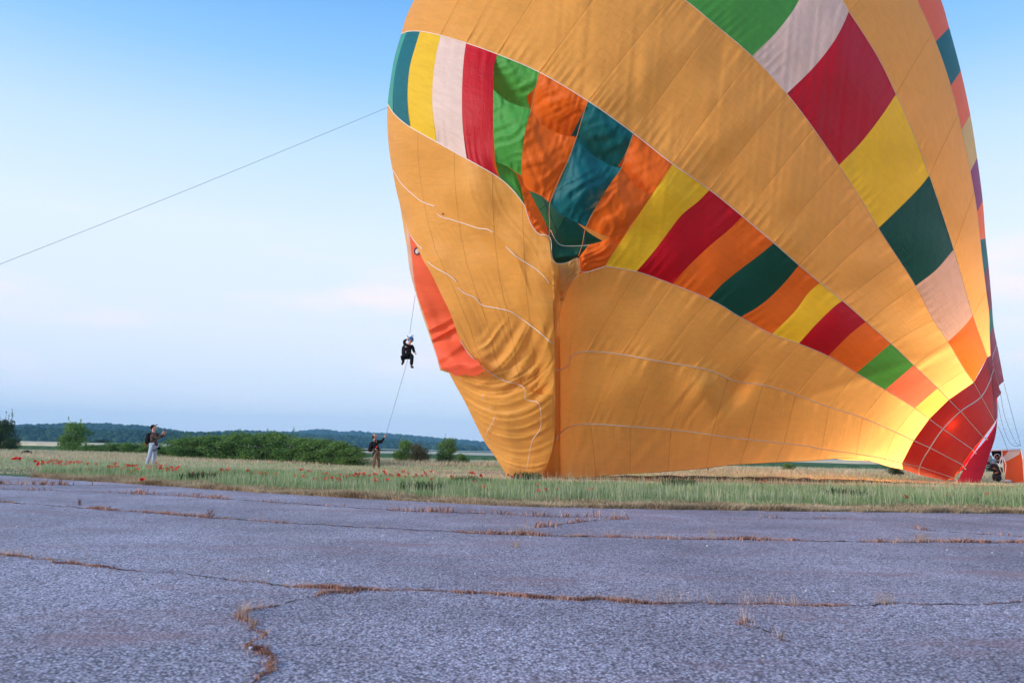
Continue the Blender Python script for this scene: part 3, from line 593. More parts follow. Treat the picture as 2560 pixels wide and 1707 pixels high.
sR = catmull([(2494, 870), (2490, 850), (2484, 815), (2479, 750), (2471, 660), (2464, 596), (2457, 503), (2443, 395), (2426, 288), (2402, 178), (2373, 70), (2352, 0), (2290, -120), (2200, -260), (2080, -370), (1900, -450), (1700, -480)], 16)
sF = catmull([(2284, 1101), (2239, 1080), (2156, 1044), (2073, 1017), (1989, 987), (1906, 962), (1849, 955), (1820, 946), (1787, 930), (1733, 917), (1647, 903), (1534, 883), (1474, 879), (1445, 881), (1427, 893), (1422, 911), (1405, 923), (1386, 925)], 16)
sG = catmull([(2255, 1157), (2190, 1142), (2141, 1134), (2050, 1121), (2019, 1115), (1832, 1094), (1698, 1076), (1576, 1066), (1458, 1060), (1425, 1066), (1405, 1078), (1390, 1100)], 16)
sH = catmull([(2257, 1173), (2222, 1166), (2180, 1153), (2122, 1145), (2025, 1151), (1906, 1157), (1826, 1162), (1757, 1170), (1638, 1180), (1534, 1186), (1486, 1191), (1393, 1199), (1345, 1206)], 16)
def seg(c, p, q):
    i = int(np.argmin(((c - np.array(p)) ** 2).sum(1))); j = int(np.argmin(((c - np.array(q)) ** 2).sum(1)))
    s = c[i:j + 1] if i <= j else c[j:i + 1][::-1]
    s = np.vstack([[p], s[1:-1], [q]]) if len(s) > 2 else np.array([p, q], float); return s

FAB = {}
def fabric(name, col, tr=0.42, warm=None):
    m = bpy.data.materials.new('fabric_' + name); m.use_nodes = True; t = m.node_tree; nn = t.nodes.new; ll = t.links.new; p = t.nodes['Principled BSDF']; o = t.nodes['Material Output']
    p.inputs['Roughness'].default_value = 0.48; p.inputs['Specular IOR Level'].default_value = 0.22; p.inputs['Sheen Weight'].default_value = 0.06; p.inputs['Sheen Roughness'].default_value = .45; p.inputs['Sheen Tint'].default_value = (.9, .85, .95, 1)
    uv = nn('ShaderNodeUVMap'); uv.uv_map = 'UVMap'
    mp_ = nn('ShaderNodeMapping'); mp_.inputs['Scale'].default_value = (1.3, 0.13, 1); ll(uv.outputs[0], mp_.inputs[0])
    n1 = nn('ShaderNodeTexNoise'); n1.inputs['Scale'].default_value = 9; n1.inputs['Detail'].default_value = 5; n1.inputs['Roughness'].default_value = .6; n1.inputs['Distortion'].default_value = .5; ll(mp_.outputs[0], n1.inputs[0])
    mp2 = nn('ShaderNodeMapping'); mp2.inputs['Scale'].default_value = (.35, 1.0, 1); mp2.inputs['Rotation'].default_value = (0, 0, .5); ll(uv.outputs[0], mp2.inputs[0])
    n2 = nn('ShaderNodeTexNoise'); n2.inputs['Scale'].default_value = 5; n2.inputs['Detail'].default_value = 6; n2.inputs['Distortion'].default_value = 1.0; ll(mp2.outputs[0], n2.inputs[0])
    ad = nn('ShaderNodeMath'); ad.operation = 'ADD'; ll(n1.outputs[0], ad.inputs[0]); ll(n2.outputs[0], ad.inputs[1])
    b = nn('ShaderNodeBump'); b.inputs['Strength'].default_value = .38; b.inputs['Distance'].default_value = .045; ll(ad.outputs[0], b.inputs['Height'])
    hs = nn('ShaderNodeMapRange'); ll(n2.outputs[0], hs.inputs[0]); hs.inputs[1].default_value = .3; hs.inputs[2].default_value = .7; hs.inputs[3].default_value = .9; hs.inputs[4].default_value = 1.08
    v = nn('ShaderNodeVectorMath'); v.operation = 'SCALE'; v.inputs[0].default_value = col; ll(hs.outputs[0], v.inputs['Scale'])
    ll(v.outputs[0], p.inputs['Base Color']); ll(b.outputs[0], p.inputs['Normal'])
    tr_ = nn('ShaderNodeBsdfTranslucent'); tr_.inputs[0].default_value = (*(warm or col), 1); ll(b.outputs[0], tr_.inputs['Normal'])
    mx = nn('ShaderNodeMixShader'); mx.inputs[0].default_value = tr; ll(p.outputs[0], mx.inputs[1]); ll(tr_.outputs[0], mx.inputs[2]); ll(mx.outputs[0], o.inputs[0])
    FAB[name] = m; return m
GOLDC = (0.82, 0.425, 0.088)
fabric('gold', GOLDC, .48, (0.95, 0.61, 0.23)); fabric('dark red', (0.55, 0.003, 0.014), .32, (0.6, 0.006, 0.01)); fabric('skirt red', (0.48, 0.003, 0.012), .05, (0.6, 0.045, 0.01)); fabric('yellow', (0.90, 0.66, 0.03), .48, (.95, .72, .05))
fabric('orange', (0.84, 0.17, 0.012), .4, (.9, .2, .02)); fabric('dark green', (0.008, 0.085, 0.055), .3, (.01, .09, .05)); fabric('teal', (0.008, 0.15, 0.175), .3, (.01, .17, .18))
fabric('green', (0.07, 0.40, 0.07), .4, (.10, .42, .06)); fabric('white', (0.84, 0.72, 0.64), .4, (.8, .6, .5)); fabric('coral', (0.95, 0.14, 0.06), .4, (.95, .28, .16))
fabric('lime', (0.50, 0.52, 0.12), .45, (.6, .6, .15)); fabric('pale yellow', (0.76, 0.60, 0.25), .4); fabric('purple', (0.33, 0.04, 0.20), .3); fabric('light teal', (0.07, 0.40, 0.33), .4, (.08, .45, .35))
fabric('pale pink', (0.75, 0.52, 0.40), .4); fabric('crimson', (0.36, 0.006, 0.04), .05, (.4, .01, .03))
tape_m = mat('load_tape', (0.80, 0.68, 0.58), .7, .2); seam_m = mat('stitched_seam', (0.52, 0.26, 0.07), .8, .1); cord_m = mat('dark_cord', (0.05, 0.06, 0.09), .8)

mouth = ground(2400, hor(2400) + F / 36.3)
balloon = empty('hot_air_balloon', (mouth[0], mouth[1], 0), 'huge golden hot air balloon with rows of coloured panels leaning over the meadow, half inflated', 'hot air balloon')

def coons(top, bot, lef, rig, st=5.0):
    """top & bot run left->right of the patch, lef & rig run top->bottom"""
    n = int(max(6, max(plen(top), plen(bot)) / st)); m_ = int(max(6, max(plen(lef), plen(rig)) / st))
    T = resample(top, n); Bo = resample(bot, n); Lf = resample(lef, m_); Rg = resample(rig, m_)
    u = np.linspace(0, 1, n)[None, :, None]; v = np.linspace(0, 1, m_)[:, None, None]
    P = (1 - v) * T[None] + v * Bo[None] + (1 - u) * Lf[:, None] + u * Rg[:, None] - ((1 - u) * (1 - v) * T[0] + u * (1 - v) * T[-1] + (1 - u) * v * Bo[0] + u * v * Bo[-1])
    return P, u[..., 0] + 0 * v[..., 0], v[..., 0] + 0 * u[..., 0]
def patch(top, bot, lef=None, rig=None, m='gold', puff=0.10, extra=None, fn=depth, name='panel', label=None, pucker=.036, st=4.5, parent=None):
    top = np.array(top, float) if len(top) > 8 else catmull(top, 10); bot = np.array(bot, float) if len(bot) > 8 else catmull(bot, 10)
    lef = catmull(lef, 10) if lef is not None else np.array([top[0], bot[0]]); rig = catmull(rig, 10) if rig is not None else np.array([top[-1], bot[-1]])
    P, u, v = coons(top, bot, lef, rig, st); px, py = P[..., 0], P[..., 1]; d = fn(px, py)
    env = np.clip(np.sin(pi * v), 0, 1) ** .8
    d = d - puff * env * (0.6 + 0.4 * np.clip(np.sin(pi * u), 0, 1) ** .5)
    if pucker: 
        s_ = (u * plen(top)); s2 = u * plen(bot)
        d = d + pucker * (np.exp(-v * 7) * (1 - np.exp(-v * 60)) * vnoise(s_ / 7., 131) + np.exp(-(1 - v) * 7) * (1 - np.exp(-(1 - v) * 60)) * vnoise(s2 / 7., 132)) * 1.4
    if extra is not None: d = d + extra(u, v, px, py)
    V = ray(px, py, d).reshape(-1, 3); ny_, nx_ = px.shape; i = np.arange(ny_ * nx_).reshape(ny_, nx_)
    Q = np.stack([i[:-1, :-1], i[1:, :-1], i[1:, 1:], i[:-1, 1:]], -1).reshape(-1, 4)
    uv = np.stack([u * plen(top) / 62, v * plen(lef) / 62], -1).reshape(-1, 2) + rng.uniform(0, 20, 2)
    return tag(mesh(name, V, Q, FAB[m] if isinstance(m, str) else m, parent or balloon, uv=uv), label)
def tape(P2, m=tape_m, r=0.022, off=-.02, fn=depth, name='load_tape', extra=None):
    P2 = resample(np.array(P2, float), max(4, int(plen(np.array(P2, float)) / 7))); d = fn(P2[:, 0], P2[:, 1]) + off
    if extra is not None: d = d + extra
    V, Fc = tube(ray(P2[:, 0], P2[:, 1], d), r, 5); return mesh(name, V, Fc, m, balloon)

# ---- coloured gore between seams D and E
cells = [((2372, 999), (2323, 1047), None), ((2344, 970), (2287, 1020), 'lime'), ((2284, 913), (2213, 974), 'coral'), ((2227, 859), (2141, 932), 'green'), ((2165, 804), (2070, 890), 'orange', [(2128, 833)]), ((2106, 752), (1997, 859), 'dark red', [(2090, 763), (2042, 809)]),
         ((2050, 707), (1930, 835), 'yellow', [(2023, 730), (1988, 777)]), ((1997, 663), (1851, 793), 'orange', [(1969, 698), (1931, 738), (1892, 769)]), ((1935, 608), (1771, 747), 'dark green', [(1899, 637), (1844, 679), (1806, 710)]), ((1856, 541), (1680, 710), 'orange', [(1825, 572), (1774, 615), (1723, 663)]),
         ((1774, 475), (1591, 679), 'dark red', [(1750, 500), (1704, 538), (1675, 575), (1653, 605), (1628, 637)]), ((1681, 410), (1511, 665), 'yellow', [(1634, 481), (1592, 544), (1551, 605)])]
def cross(c): return [c[0]] + (list(c[3]) if len(c) > 3 and c[3] else []) + [c[1]]
for a, b in zip(cells[:-1], cells[1:]):
    patch(seg(sD, a[0], b[0]), seg(sE1, a[1], b[1]), cross(a), cross(b), b[2], label=b[2] + ' fabric panel')
cells2 = [((1243, 136), (1249, 446), None, [(1235, 166), (1233, 255), (1232, 332), (1233, 398), (1238, 425)]), ((1165, 108), (1167, 398), 'dark red', [(1159, 153), (1155, 230), (1156, 306), (1161, 357)]), ((1101, 89), (1090, 355), 'white', [(1091, 133), (1082, 204), (1081, 268), (1087, 324)]),
          ((1050, 79), (1025, 318), 'yellow', [(1039, 115), (1025, 166), (1019, 230), (1021, 286)]), ((1017, 80), (983, 282), 'teal', [(1002, 122), (988, 179), (982, 242)]), ((1003, 86), (969, 260), 'light teal', [(985, 150), (973, 225)])]
for a, b in zip(cells2[:-1], cells2[1:]):
    patch(seg(sD, a[0], b[0]), seg(sE2, a[1], b[1]), cross(a), cross(b), b[2], label=b[2] + ' fabric panel', puff=.05)
# ---- gold gore between D and C, split by its cross seams
dc = [((2372, 999), (2434, 956)), ((2344, 970), (2413, 926)), ((2284, 913), (2370, 854)), ((2227, 859), (2333, 799)), ((2165, 804), (2289, 715)), ((2106, 752), (2245, 648)), ((2050, 707), (2196, 571)), ((1997, 663), (2153, 499)), ((1935, 608), (2097, 414)), ((1856, 541), (2033, 321)), ((1774, 475), (1967, 235)),
      ((1681, 410), (1880, 141)), ((1584, 334), (1785, 60)), ((1470, 253), (1690, -20)), ((1348, 181), (1560, -103)), ((1243, 136), (1440, -165)), ((1165, 108), (1340, -202)), ((1101, 89), (1260, -222))]
for (p, q), (r_, s_) in zip(dc[:-1], dc[1:]): patch(seg(sC, q, s_), seg(sD, p, r_), m='gold', puff=.11)
patch(seg(sC, dc[-1][1], (1165, -235)), seg(sD, dc[-1][0], (1003, 86)), rig=[(1165, -235), (1090, -120), (1035, 0), (1015, 45), (1003, 86)], m='gold', puff=.04)
for p, q in dc[1:]: tape([q, p], seam_m, .0055, -.01, name='seam', extra=-.155 * np.sin(pi * np.linspace(0, 1, max(4, int(plen(np.array([q, p], float)) / 7)))) ** .8)
# ---- coloured gore between C and B
cb = [((2434, 956), (2468, 893), None, None), ((2370, 854), (2432, 789), 'orange', [(2411, 815)]), ((2289, 715), (2384, 624), 'pale pink', [(2341, 674)]), ((2196, 571), (2323, 439), 'dark green', [(2254, 515), (2300, 468)]), ((2097, 414), (2240, 236), 'yellow', [(2153, 356), (2207, 286)]),
      ((1967, 235), (2122, 29), 'dark red', [(2037, 166), (2087, 101), (2114, 50)]), ((1880, 141), (2030, -100), 'white', [(1945, 76), (1998, 0)]), ((1700, -12), (1900, -230), 'green', [(1790, -90)]), ((1500, -139), (1700, -342), 'coral', [(1600, -235)]), ((1165, -235), (1400, -410), 'dark green', [(1275, -335)])]
for a, b in zip(cb[:-1], cb[1:]):
    patch(seg(sB, a[1], b[1]), seg(sC, a[0], b[0]), cross(a)[::-1], cross(b)[::-1], b[2], label=b[2] + ' fabric panel', puff=.11)
# ---- gold gore between B and A
ba = [((2468, 893), (2476, 889)), ((2432, 789), (2466, 730)), ((2384, 624), (2436, 480)), ((2323, 439), (2395, 287)), ((2240, 236), (2330, 84)), ((2122, 29), (2245, -92)), ((1900, -230), (2040, -325))]
for (p, q), (r_, s_) in zip(ba[:-1], ba[1:]): patch(seg(sA, q, s_), seg(sB, p, r_), m='gold', puff=.10)
patch(seg(sA, (2040, -325), (1700, -480)), seg(sB, (1900, -230), (1400, -410)), rig=[(1700, -480), (1560, -462), (1400, -410)], m='gold', puff=.05)
for p, q in ba[1:]: tape([q, p], seam_m, .0055, -.01, name='seam', extra=-.10 * np.sin(pi * np.linspace(0, 1, max(4, int(plen(np.array([q, p], float)) / 7)))) ** .8)
# ---- coloured gore on the right silhouette
ar = [((2476, 889), (2494, 870)), ((2474, 838), (2484, 815), 'crimson'), ((2473, 786), (2480, 760), 'teal'), ((2461, 690), (2471, 660), 'crimson'), ((2450, 600), (2464, 596), 'teal'), ((2443, 530), (2457, 503), 'coral'), ((2426, 429), (2443, 395), 'purple'), ((2404, 325), (2426, 288), 'pale yellow'), ((2377, 215), (2402, 178), 'coral'), ((2339, 105), (2373, 70), 'teal'), ((2240, -100), (2290, -120), 'coral'), ((1960, -370), (2000, -413), 'yellow'), ((1700, -480), (1700, -480), 'dark red')]
for a, b in zip(ar[:-1], ar[1:]): patch(seg(sR, a[1], b[1]), seg(sA, a[0], b[0]), m=b[2], puff=.03, label=b[2] + ' fabric panel', pucker=0)
# ---- right gold field: E-F, F-G, G-H split by cross seams
ef = [((2323, 1047), (2284, 1101)), ((2287, 1020), (2239, 1080)), ((2213, 974), (2156, 1044)), ((2141, 932), (2073, 1017)), ((2070, 890), (1989, 987)), ((1997, 859), (1906, 962)), ((1930, 835), (1820, 946)), ((1851, 793), (1739, 918)), ((1771, 747), (1647, 903)), ((1680, 710), (1555, 886)), ((1591, 679), (1470, 879))]
for (p, q), (r_, s_) in zip(ef[:-1], ef[1:]): patch(seg(sE1, p, r_), seg(sF, q, s_), m='gold', puff=.08)
patch(np.vstack([seg(sE1, (1591, 679), (1511, 665)), catmull([(1500, 668), (1484, 673), (1460, 679), (1445, 690), (1424, 712), (1400, 760), (1384, 825)], 8)]), seg(sF, (1470, 879), (1386, 925)), m='gold', puff=.02)
fg = [((2284, 1101), (2255, 1157)), ((2239, 1080), (2210, 1147)), ((2156, 1044), (2141, 1134)), ((2073, 1017), (2055, 1121)), ((1989, 987), (1960, 1108)), ((1906, 962), (1870, 1098)), ((1820, 946), (1780, 1087)), ((1739, 918), (1677, 1074)), ((1647, 903), (1576, 1066)), ((1555, 886), (1477, 1060))]
for (p, q), (r_, s_) in zip(fg[:-1], fg[1:]): patch(seg(sF, p, r_), seg(sG, q, s_), m='gold', puff=.07)
patch(seg(sF, (1555, 886), (1386, 925)), seg(sG, (1477, 1060), (1390, 1100)), m='gold', puff=0)
gh = [((2255, 1157), (2257, 1173)), ((2210, 1147), (2222, 1166)), ((2141, 1134), (2140, 1146)), ((2055, 1121), (2045, 1150)), ((1960, 1108), (1940, 1155)), ((1870, 1098), (1850, 1160)), ((1780, 1087), (1765, 1169)), ((1677, 1074), (1670, 1178)), ((1576, 1066), (1575, 1183)), ((1477, 1060), (1490, 1191))]
for (p, q), (r_, s_) in zip(gh[:-1], gh[1:]): patch(seg(sG, p, r_), seg(sH, q, s_), m='gold', puff=.05)
patch(seg(sG, (1477, 1060), (1390, 1100)), seg(sH, (1490, 1191), (1345, 1206)), rig=[(1390, 1100), (1375, 1150), (1345, 1206)], m='gold', puff=.03)
for rows_, am in ((ef, .075), (fg, .065), (gh, .045)):
    for p, q in rows_[1:]: tape([p, q], seam_m, .005, -.01, name='seam', extra=-am * np.sin(pi * np.linspace(0, 1, max(4, int(plen(np.array([q, p], float)) / 7)))) ** .8)
# ---- red skirt panels at the mouth
ring0 = [(2468, 893), (2452, 926), (2434, 956), (2372, 999), (2323, 1047), (2284, 1101), (2255, 1157), (2257, 1173)]
ring1 = [(2482, 930), (2478, 945), (2453, 991), (2401, 1028), (2357, 1072), (2325, 1119), (2299, 1166), (2298, 1186)]
ring2 = [(2491, 1000), (2489, 1040), (2487, 1054), (2457, 1092), (2431, 1123), (2405, 1161), (2384, 1194), (2362, 1201)]
for A_, B_ in ((ring0, ring1), (ring1, ring2)):
    for i in range(0, 7): patch([A_[i], A_[i + 1]], [B_[i], B_[i + 1]], m='skirt red', puff=.05, label='dark red skirt panel', pucker=.01)
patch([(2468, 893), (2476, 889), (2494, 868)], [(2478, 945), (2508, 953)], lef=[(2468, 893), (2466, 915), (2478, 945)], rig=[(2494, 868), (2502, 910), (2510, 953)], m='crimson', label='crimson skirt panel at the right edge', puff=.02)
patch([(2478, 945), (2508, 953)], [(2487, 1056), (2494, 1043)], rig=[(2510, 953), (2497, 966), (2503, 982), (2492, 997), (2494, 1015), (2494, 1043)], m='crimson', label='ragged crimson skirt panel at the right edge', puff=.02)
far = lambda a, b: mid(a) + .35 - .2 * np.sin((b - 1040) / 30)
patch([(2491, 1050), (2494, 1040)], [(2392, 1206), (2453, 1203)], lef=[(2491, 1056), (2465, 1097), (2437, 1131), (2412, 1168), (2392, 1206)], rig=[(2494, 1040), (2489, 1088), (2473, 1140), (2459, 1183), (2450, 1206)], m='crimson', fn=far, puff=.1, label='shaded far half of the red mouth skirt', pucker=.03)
tape(catmull(ring1[1:], 8), r=.028); 
for a, b, c in ((3, 3, 3), (4, 4, 4), (5, 5, 5), (6, 6, 6), (2, 2, 2)): tape([ring0[a], ring1[b], ring2[c]], r=.022)
tape(catmull([(2491, 861), (2480, 900), (2484, 920), (2476, 945)], 8), r=.02); tape(catmull([(2484, 915), (2493, 950), (2499, 975)], 6), r=.014)
tape(catmull(ring2[2:], 8), seam_m, .016, name='mouth_hem')
for p, q in (((2457, 1092), (2468, 1098)), ((2431, 1123), (2440, 1133)), ((2405, 1161), (2414, 1172)), ((2387, 1196), (2394, 1203))): tape([p, q], r=.03, off=-.06)

# ---- tapes along the seams
tape(sD, r=.015); tape(sE1, r=.012); tape(sE2, r=.017); tape(sC, r=.010); tape(sB, r=.010); tape(sA, r=.008); tape(sF, r=.016); tape(sG, r=.020, off=-.035); tape(sH, seam_m, .014, name='hem')

# ---- the collapsed part of the coloured gore: sagging flaps one under the other
def pk(a=.35, v0=0.0): return lambda u, v, x, y: a * sstep(v0, 1, v)
wr_ = lambda s, a=.05: (lambda u, v, x, y: -a * .8 * rn((x * .5 + y * .85 + 14 * vnoise2(x / 40, y / 40, s)) / 14, s) * np.sin(pi * v) - a * .15 * rn((x * .8 + y * .3) / 11, s + 7) * np.sin(pi * v) + a * .8 * vnoise((x * .9 - y * .4) / 13, s + 1) * np.sin(pi * u))
def both(f, g): return lambda u, v, x, y: f(u, v, x, y) + g(u, v, x, y)
patch(seg(sD, (1243, 136), (1348, 181)), [(1233, 224), (1264, 251), (1296, 265), (1326, 272)], [(1243, 136), (1235, 166), (1233, 224)], [(1348, 181), (1337, 219), (1318, 243), (1326, 272)], 'green', extra=both(pk(.9), wr_(201)), label='upper green sagging panel', st=4)
patch([(1348, 181), (1340, 200), (1330, 235), (1328, 275)], [(1345, 183), (1328, 215), (1312, 243), (1322, 275)], m='orange', extra=lambda u, v, x, y: .45 + .9 * u + 0 * v, pucker=0, puff=0, label='sliver of the orange panel behind the green one')
patch([(1233, 224), (1264, 251), (1296, 265), (1327, 273)], [(1238, 404), (1269, 417), (1286, 428), (1304, 440)], [(1233, 224), (1233, 310), (1238, 404)], [(1327, 273), (1312, 334), (1305, 391), (1304, 440)], 'green', extra=both(lambda u, v, x, y: -.25 * (1 - v) - .35 * np.sin(pi * v) * u, wr_(203)), label='lower green sagging panel', st=4)
patch([(1238, 404), (1264, 414), (1289, 432)], [(1249, 446), (1286, 480), (1313, 516)], [(1238, 404), (1249, 446)], [(1289, 432), (1302, 465), (1313, 516)], 'green', extra=lambda u, v, x, y: .5 * (1 - v) + .02 * v, label='lowest green fold hanging behind', puff=0)
patch(seg(sD, (1348, 181), (1470, 253))[::-1][::-1], [(1328, 276), (1353, 310), (1388, 331), (1423, 342), (1441, 345)], [(1348, 181), (1340, 215), (1328, 276)], [(1470, 253), (1455, 297), (1441, 345)], 'orange', extra=both(pk(.9), wr_(205)), label='upper orange sagging panel', st=4)
patch([(1466, 262), (1458, 290), (1443, 342)], [(1462, 270), (1447, 303), (1428, 340)], m='teal', extra=lambda u, v, x, y: .05 + .85 * u - .06, pucker=0, puff=0, label='teal sliver beside the orange panel')
patch([(1328, 276), (1353, 310), (1388, 331), (1423, 342), (1441, 345)], [(1307, 455), (1320, 474), (1353, 490), (1375, 508)], [(1328, 276), (1310, 353), (1304, 423), (1307, 455)], [(1441, 345), (1420, 398), (1391, 461), (1375, 508)], 'orange', extra=both(lambda u, v, x, y: -.25 * (1 - v) - .35 * np.sin(pi * v) * (1 - u), wr_(207)), label='lower orange sagging panel', st=4)
patch(seg(sD, (1470, 253), (1584, 334)), [(1442, 345), (1471, 379), (1503, 401), (1535, 417), (1554, 420)], [(1470, 253), (1455, 297), (1442, 345)], [(1584, 334), (1567, 382), (1554, 420)], 'teal', extra=both(pk(.8), wr_(209)), label='upper teal sagging panel', st=4)
patch([(1578, 354), (1567, 385), (1554, 419)], [(1574, 362), (1558, 395), (1545, 416)], m='orange', extra=lambda u, v, x, y: .1 + .6 * u - .05, pucker=0, puff=0, label='orange sliver beside the teal panel')
patch([(1442, 345), (1471, 379), (1503, 401), (1535, 417), (1554, 420)], [(1375, 508), (1398, 532), (1436, 554), (1465, 568)], [(1442, 345), (1420, 401), (1375, 508)], [(1554, 420), (1519, 471), (1487, 525), (1465, 568)], 'teal', extra=both(lambda u, v, x, y: -.25 * (1 - v) - .4 * np.sin(pi * v) * np.sin(pi * u), wr_(211)), label='lower teal sagging panel', st=4)
patch(seg(sD, (1584, 334), (1681, 410)), [(1554, 420), (1576, 449), (1602, 474), (1624, 484), (1634, 481)], [(1584, 334), (1567, 382), (1554, 420)], [(1681, 410), (1634, 481)], 'orange', extra=both(lambda u, v, x, y: .45 * v * (1 - u), wr_(213, .03)), label='upper orange panel beside the yellow one', st=4)
patch([(1554, 420), (1576, 449), (1602, 474), (1624, 484), (1634, 481)], [(1465, 568), (1503, 586), (1528, 595), (1551, 605)], [(1554, 420), (1519, 471), (1465, 568)], [(1634, 481), (1592, 544), (1551, 605)], 'orange', extra=both(lambda u, v, x, y: (-.2 * (1 - v) - .3 * np.sin(pi * v)) * (1 - u) ** .5, wr_(215)), label='lower orange panel beside the yellow one', st=4)
cb_ = lambda a, b: depth(a, b)
for pts in ([(1348, 181), (1340, 220), (1328, 276), (1316, 330)], [(1470, 253), (1455, 297), (1441, 345), (1420, 401), (1375, 508), (1374, 560), (1373, 590)], [(1584, 334), (1567, 382), (1554, 420), (1519, 471), (1465, 568), (1456, 610), (1446, 640)]):
    P2 = catmull(pts, 10); V, Fc = tube(ray(P2[:, 0], P2[:, 1], depth(P2[:, 0], P2[:, 1]) - .30), .013, 5); mesh('vertical_tape', V, Fc, mat('orange_tape', (.55, .22, .08)), balloon)
# inside of the far wall seen through the opening
inn = lambda k: (lambda a, b: depth(a, b) + k)
patch([(1316, 470), (1345, 480), (1378, 500), (1416, 536)], [(1363, 556), (1370, 568), (1378, 576), (1388, 586)], m='light teal', fn=inn(1.9), puff=.2, label='light teal inner wall seen through the opening', pucker=0)
patch([(1390, 515), (1440, 545), (1480, 565), (1512, 598)], [(1380, 580), (1398, 612), (1440, 616), (1500, 606)], m='teal', fn=inn(2.0), puff=.2, label='dark teal inner wall seen through the opening', pucker=0)
patch([(1436, 549), (1465, 566), (1500, 582), (1530, 594)], [(1438, 553), (1462, 574), (1485, 590), (1506, 602)], m='gold', fn=inn(.7), puff=0, label='gold sliver of the inner wall', pucker=0)
for pts in ([(1353, 488), (1372, 530), (1402, 606)], [(1350, 526), (1372, 506), (1400, 488)], [(1362, 500), (1385, 560), (1408, 606)], [(1445, 560), (1462, 600), (1450, 642)]):
    P2 = catmull(pts, 6); V, Fc = tube(ray(P2[:, 0], P2[:, 1], depth(P2[:, 0], P2[:, 1]) + .35), .009, 4); mesh('control_line', V, Fc, cord_m, balloon)
# flaps round the opening
patch([(1289, 432), (1306, 448), (1340, 512), (1363, 556), (1376, 592)], [(1302, 465), (1314, 520), (1328, 560), (1347, 584), (1374, 592)], m='orange', extra=both(lambda u, v, x, y: .35 * (1 - v), wr_(217, .09)), puff=.12, label='crumpled orange edge hanging left of the opening', st=3)
patch([(1363, 556), (1374, 575), (1398, 611), (1440, 615), (1473, 613)], [(1374, 590), (1380, 645), (1393, 658), (1417, 657), (1446, 645)], m='dark green', extra=both(lambda u, v, x, y: .2 * (1 - v), wr_(219, .09)), puff=.2, label='dark teal pouch under the opening', st=3)
patch([(1471, 613), (1500, 605), (1527, 595), (1549, 605)], [(1446, 645), (1452, 680), (1487, 676), (1513, 665)], [(1471, 613), (1458, 630), (1446, 645)], [(1549, 605), (1530, 636), (1513, 665)], 'orange', extra=both(lambda u, v, x, y: .1 * (1 - v), wr_(221, .12)), puff=.25, label='crumpled orange pouch under the opening', st=3)
tape(catmull([(1376, 575), (1398, 611), (1440, 615), (1473, 613)], 8), r=.008, off=-.02, name='hem'); tape(catmull([(1313, 518), (1328, 561), (1347, 585), (1374, 592), (1381, 646), (1391, 658), (1417, 657), (1446, 646), (1451, 678), (1460, 681), (1487, 675), (1511, 667)], 8), r=.013, off=-.15, name='hem')

# ---- left gold sheet, its lower swags and the pleat
cre = [(1372, 592), (1376, 640), (1381, 720), (1384, 830), (1386, 930), (1386, 985)]
topL = np.vstack([sE2[::-1], [(1330, 548), (1350, 576), (1372, 592)]])
leftL = [(969, 260), (968, 310), (973, 370), (982, 430), (994, 490), (1012, 550), (1024, 586), (1040, 613), (1056, 647), (1078, 684), (1107, 744), (1126, 783), (1149, 846), (1173, 885), (1200, 913)]
botL = [(1200, 913), (1252, 948), (1311, 970), (1345, 985), (1386, 985)]
fwd = lambda u, v, x, y: -0.45 * sstep(.80, 1, u) * sstep(560, 700, y)
# pieces of the sheet between its long vertical seams (each gore piece a panel)
Pm, um, vm = coons(topL, catmull(botL, 10), catmull(leftL, 10), catmull(cre, 10), 4.0)
def sheet_panel(P, u, v, j0, j1, extra, m='gold', nm='panel', fn=depth):
    px, py = P[:, j0:j1 + 1, 0], P[:, j0:j1 + 1, 1]; uu, vv = u[:, j0:j1 + 1], v[:, j0:j1 + 1]; d = fn(px, py) + extra(uu, vv, px, py)
    V = ray(px, py, d).reshape(-1, 3); ny_, nx_ = px.shape; i = np.arange(ny_ * nx_).reshape(ny_, nx_); Q = np.stack([i[:-1, :-1], i[1:, :-1], i[1:, 1:], i[:-1, 1:]], -1).reshape(-1, 4)
    uv = np.stack([px / 62, py / 62], -1).reshape(-1, 2); mesh(nm, V, Q, FAB[m], balloon, uv=uv)
js = np.linspace(0, Pm.shape[1] - 1, 6).astype(int)
for a, b in zip(js[:-1], js[1:]): sheet_panel(Pm, um, vm, a, b, fwd)
for j in js[1:-1]:
    q = Pm[:, j]; V, Fc = tube(ray(q[:, 0], q[:, 1], depth(q[:, 0], q[:, 1]) + fwd(um[:, j], vm[:, j], q[:, 0], q[:, 1]) - .004)[::2], .006, 4); mesh('seam', V, Fc, seam_m, balloon)
# lower swag sheet
topS = [(1112, 912), (1150, 902), (1185, 905), (1215, 925), (1252, 948), (1311, 970), (1345, 985), (1386, 985)]
leftS = [(1112, 912), (1141, 967), (1164, 1008), (1188, 1058), (1214, 1108), (1235, 1137), (1258, 1173), (1275, 1200)]
rightS = [(1386, 985), (1387, 1040), (1385, 1090), (1378, 1130), (1366, 1162), (1348, 1190), (1325, 1215)]
Ps, us, vs = coons(catmull(topS, 10), catmull([(1275, 1200), (1300, 1212), (1325, 1215)], 10), catmull(leftS, 10), catmull(rightS, 10), 3.5)
fw2 = lambda u, v, x, y: -.45 * sstep(.55, 1, u) - .15 * u + .06 * (1 - v)
for a, b in zip((0, Ps.shape[1] // 2), (Ps.shape[1] // 2, Ps.shape[1] - 1)): sheet_panel(Ps, us, vs, a, b, fw2)
def on(fx): 
    def g(pts, r=.016, nm='load_tape', m=tape_m):
        q = catmull(pts, 8); V, Fc = tube(ray(q[:, 0], q[:, 1], depth(q[:, 0], q[:, 1]) + fx(q[:, 0], q[:, 1])), r, 5); mesh(nm, V, Fc, m, balloon)
    return g
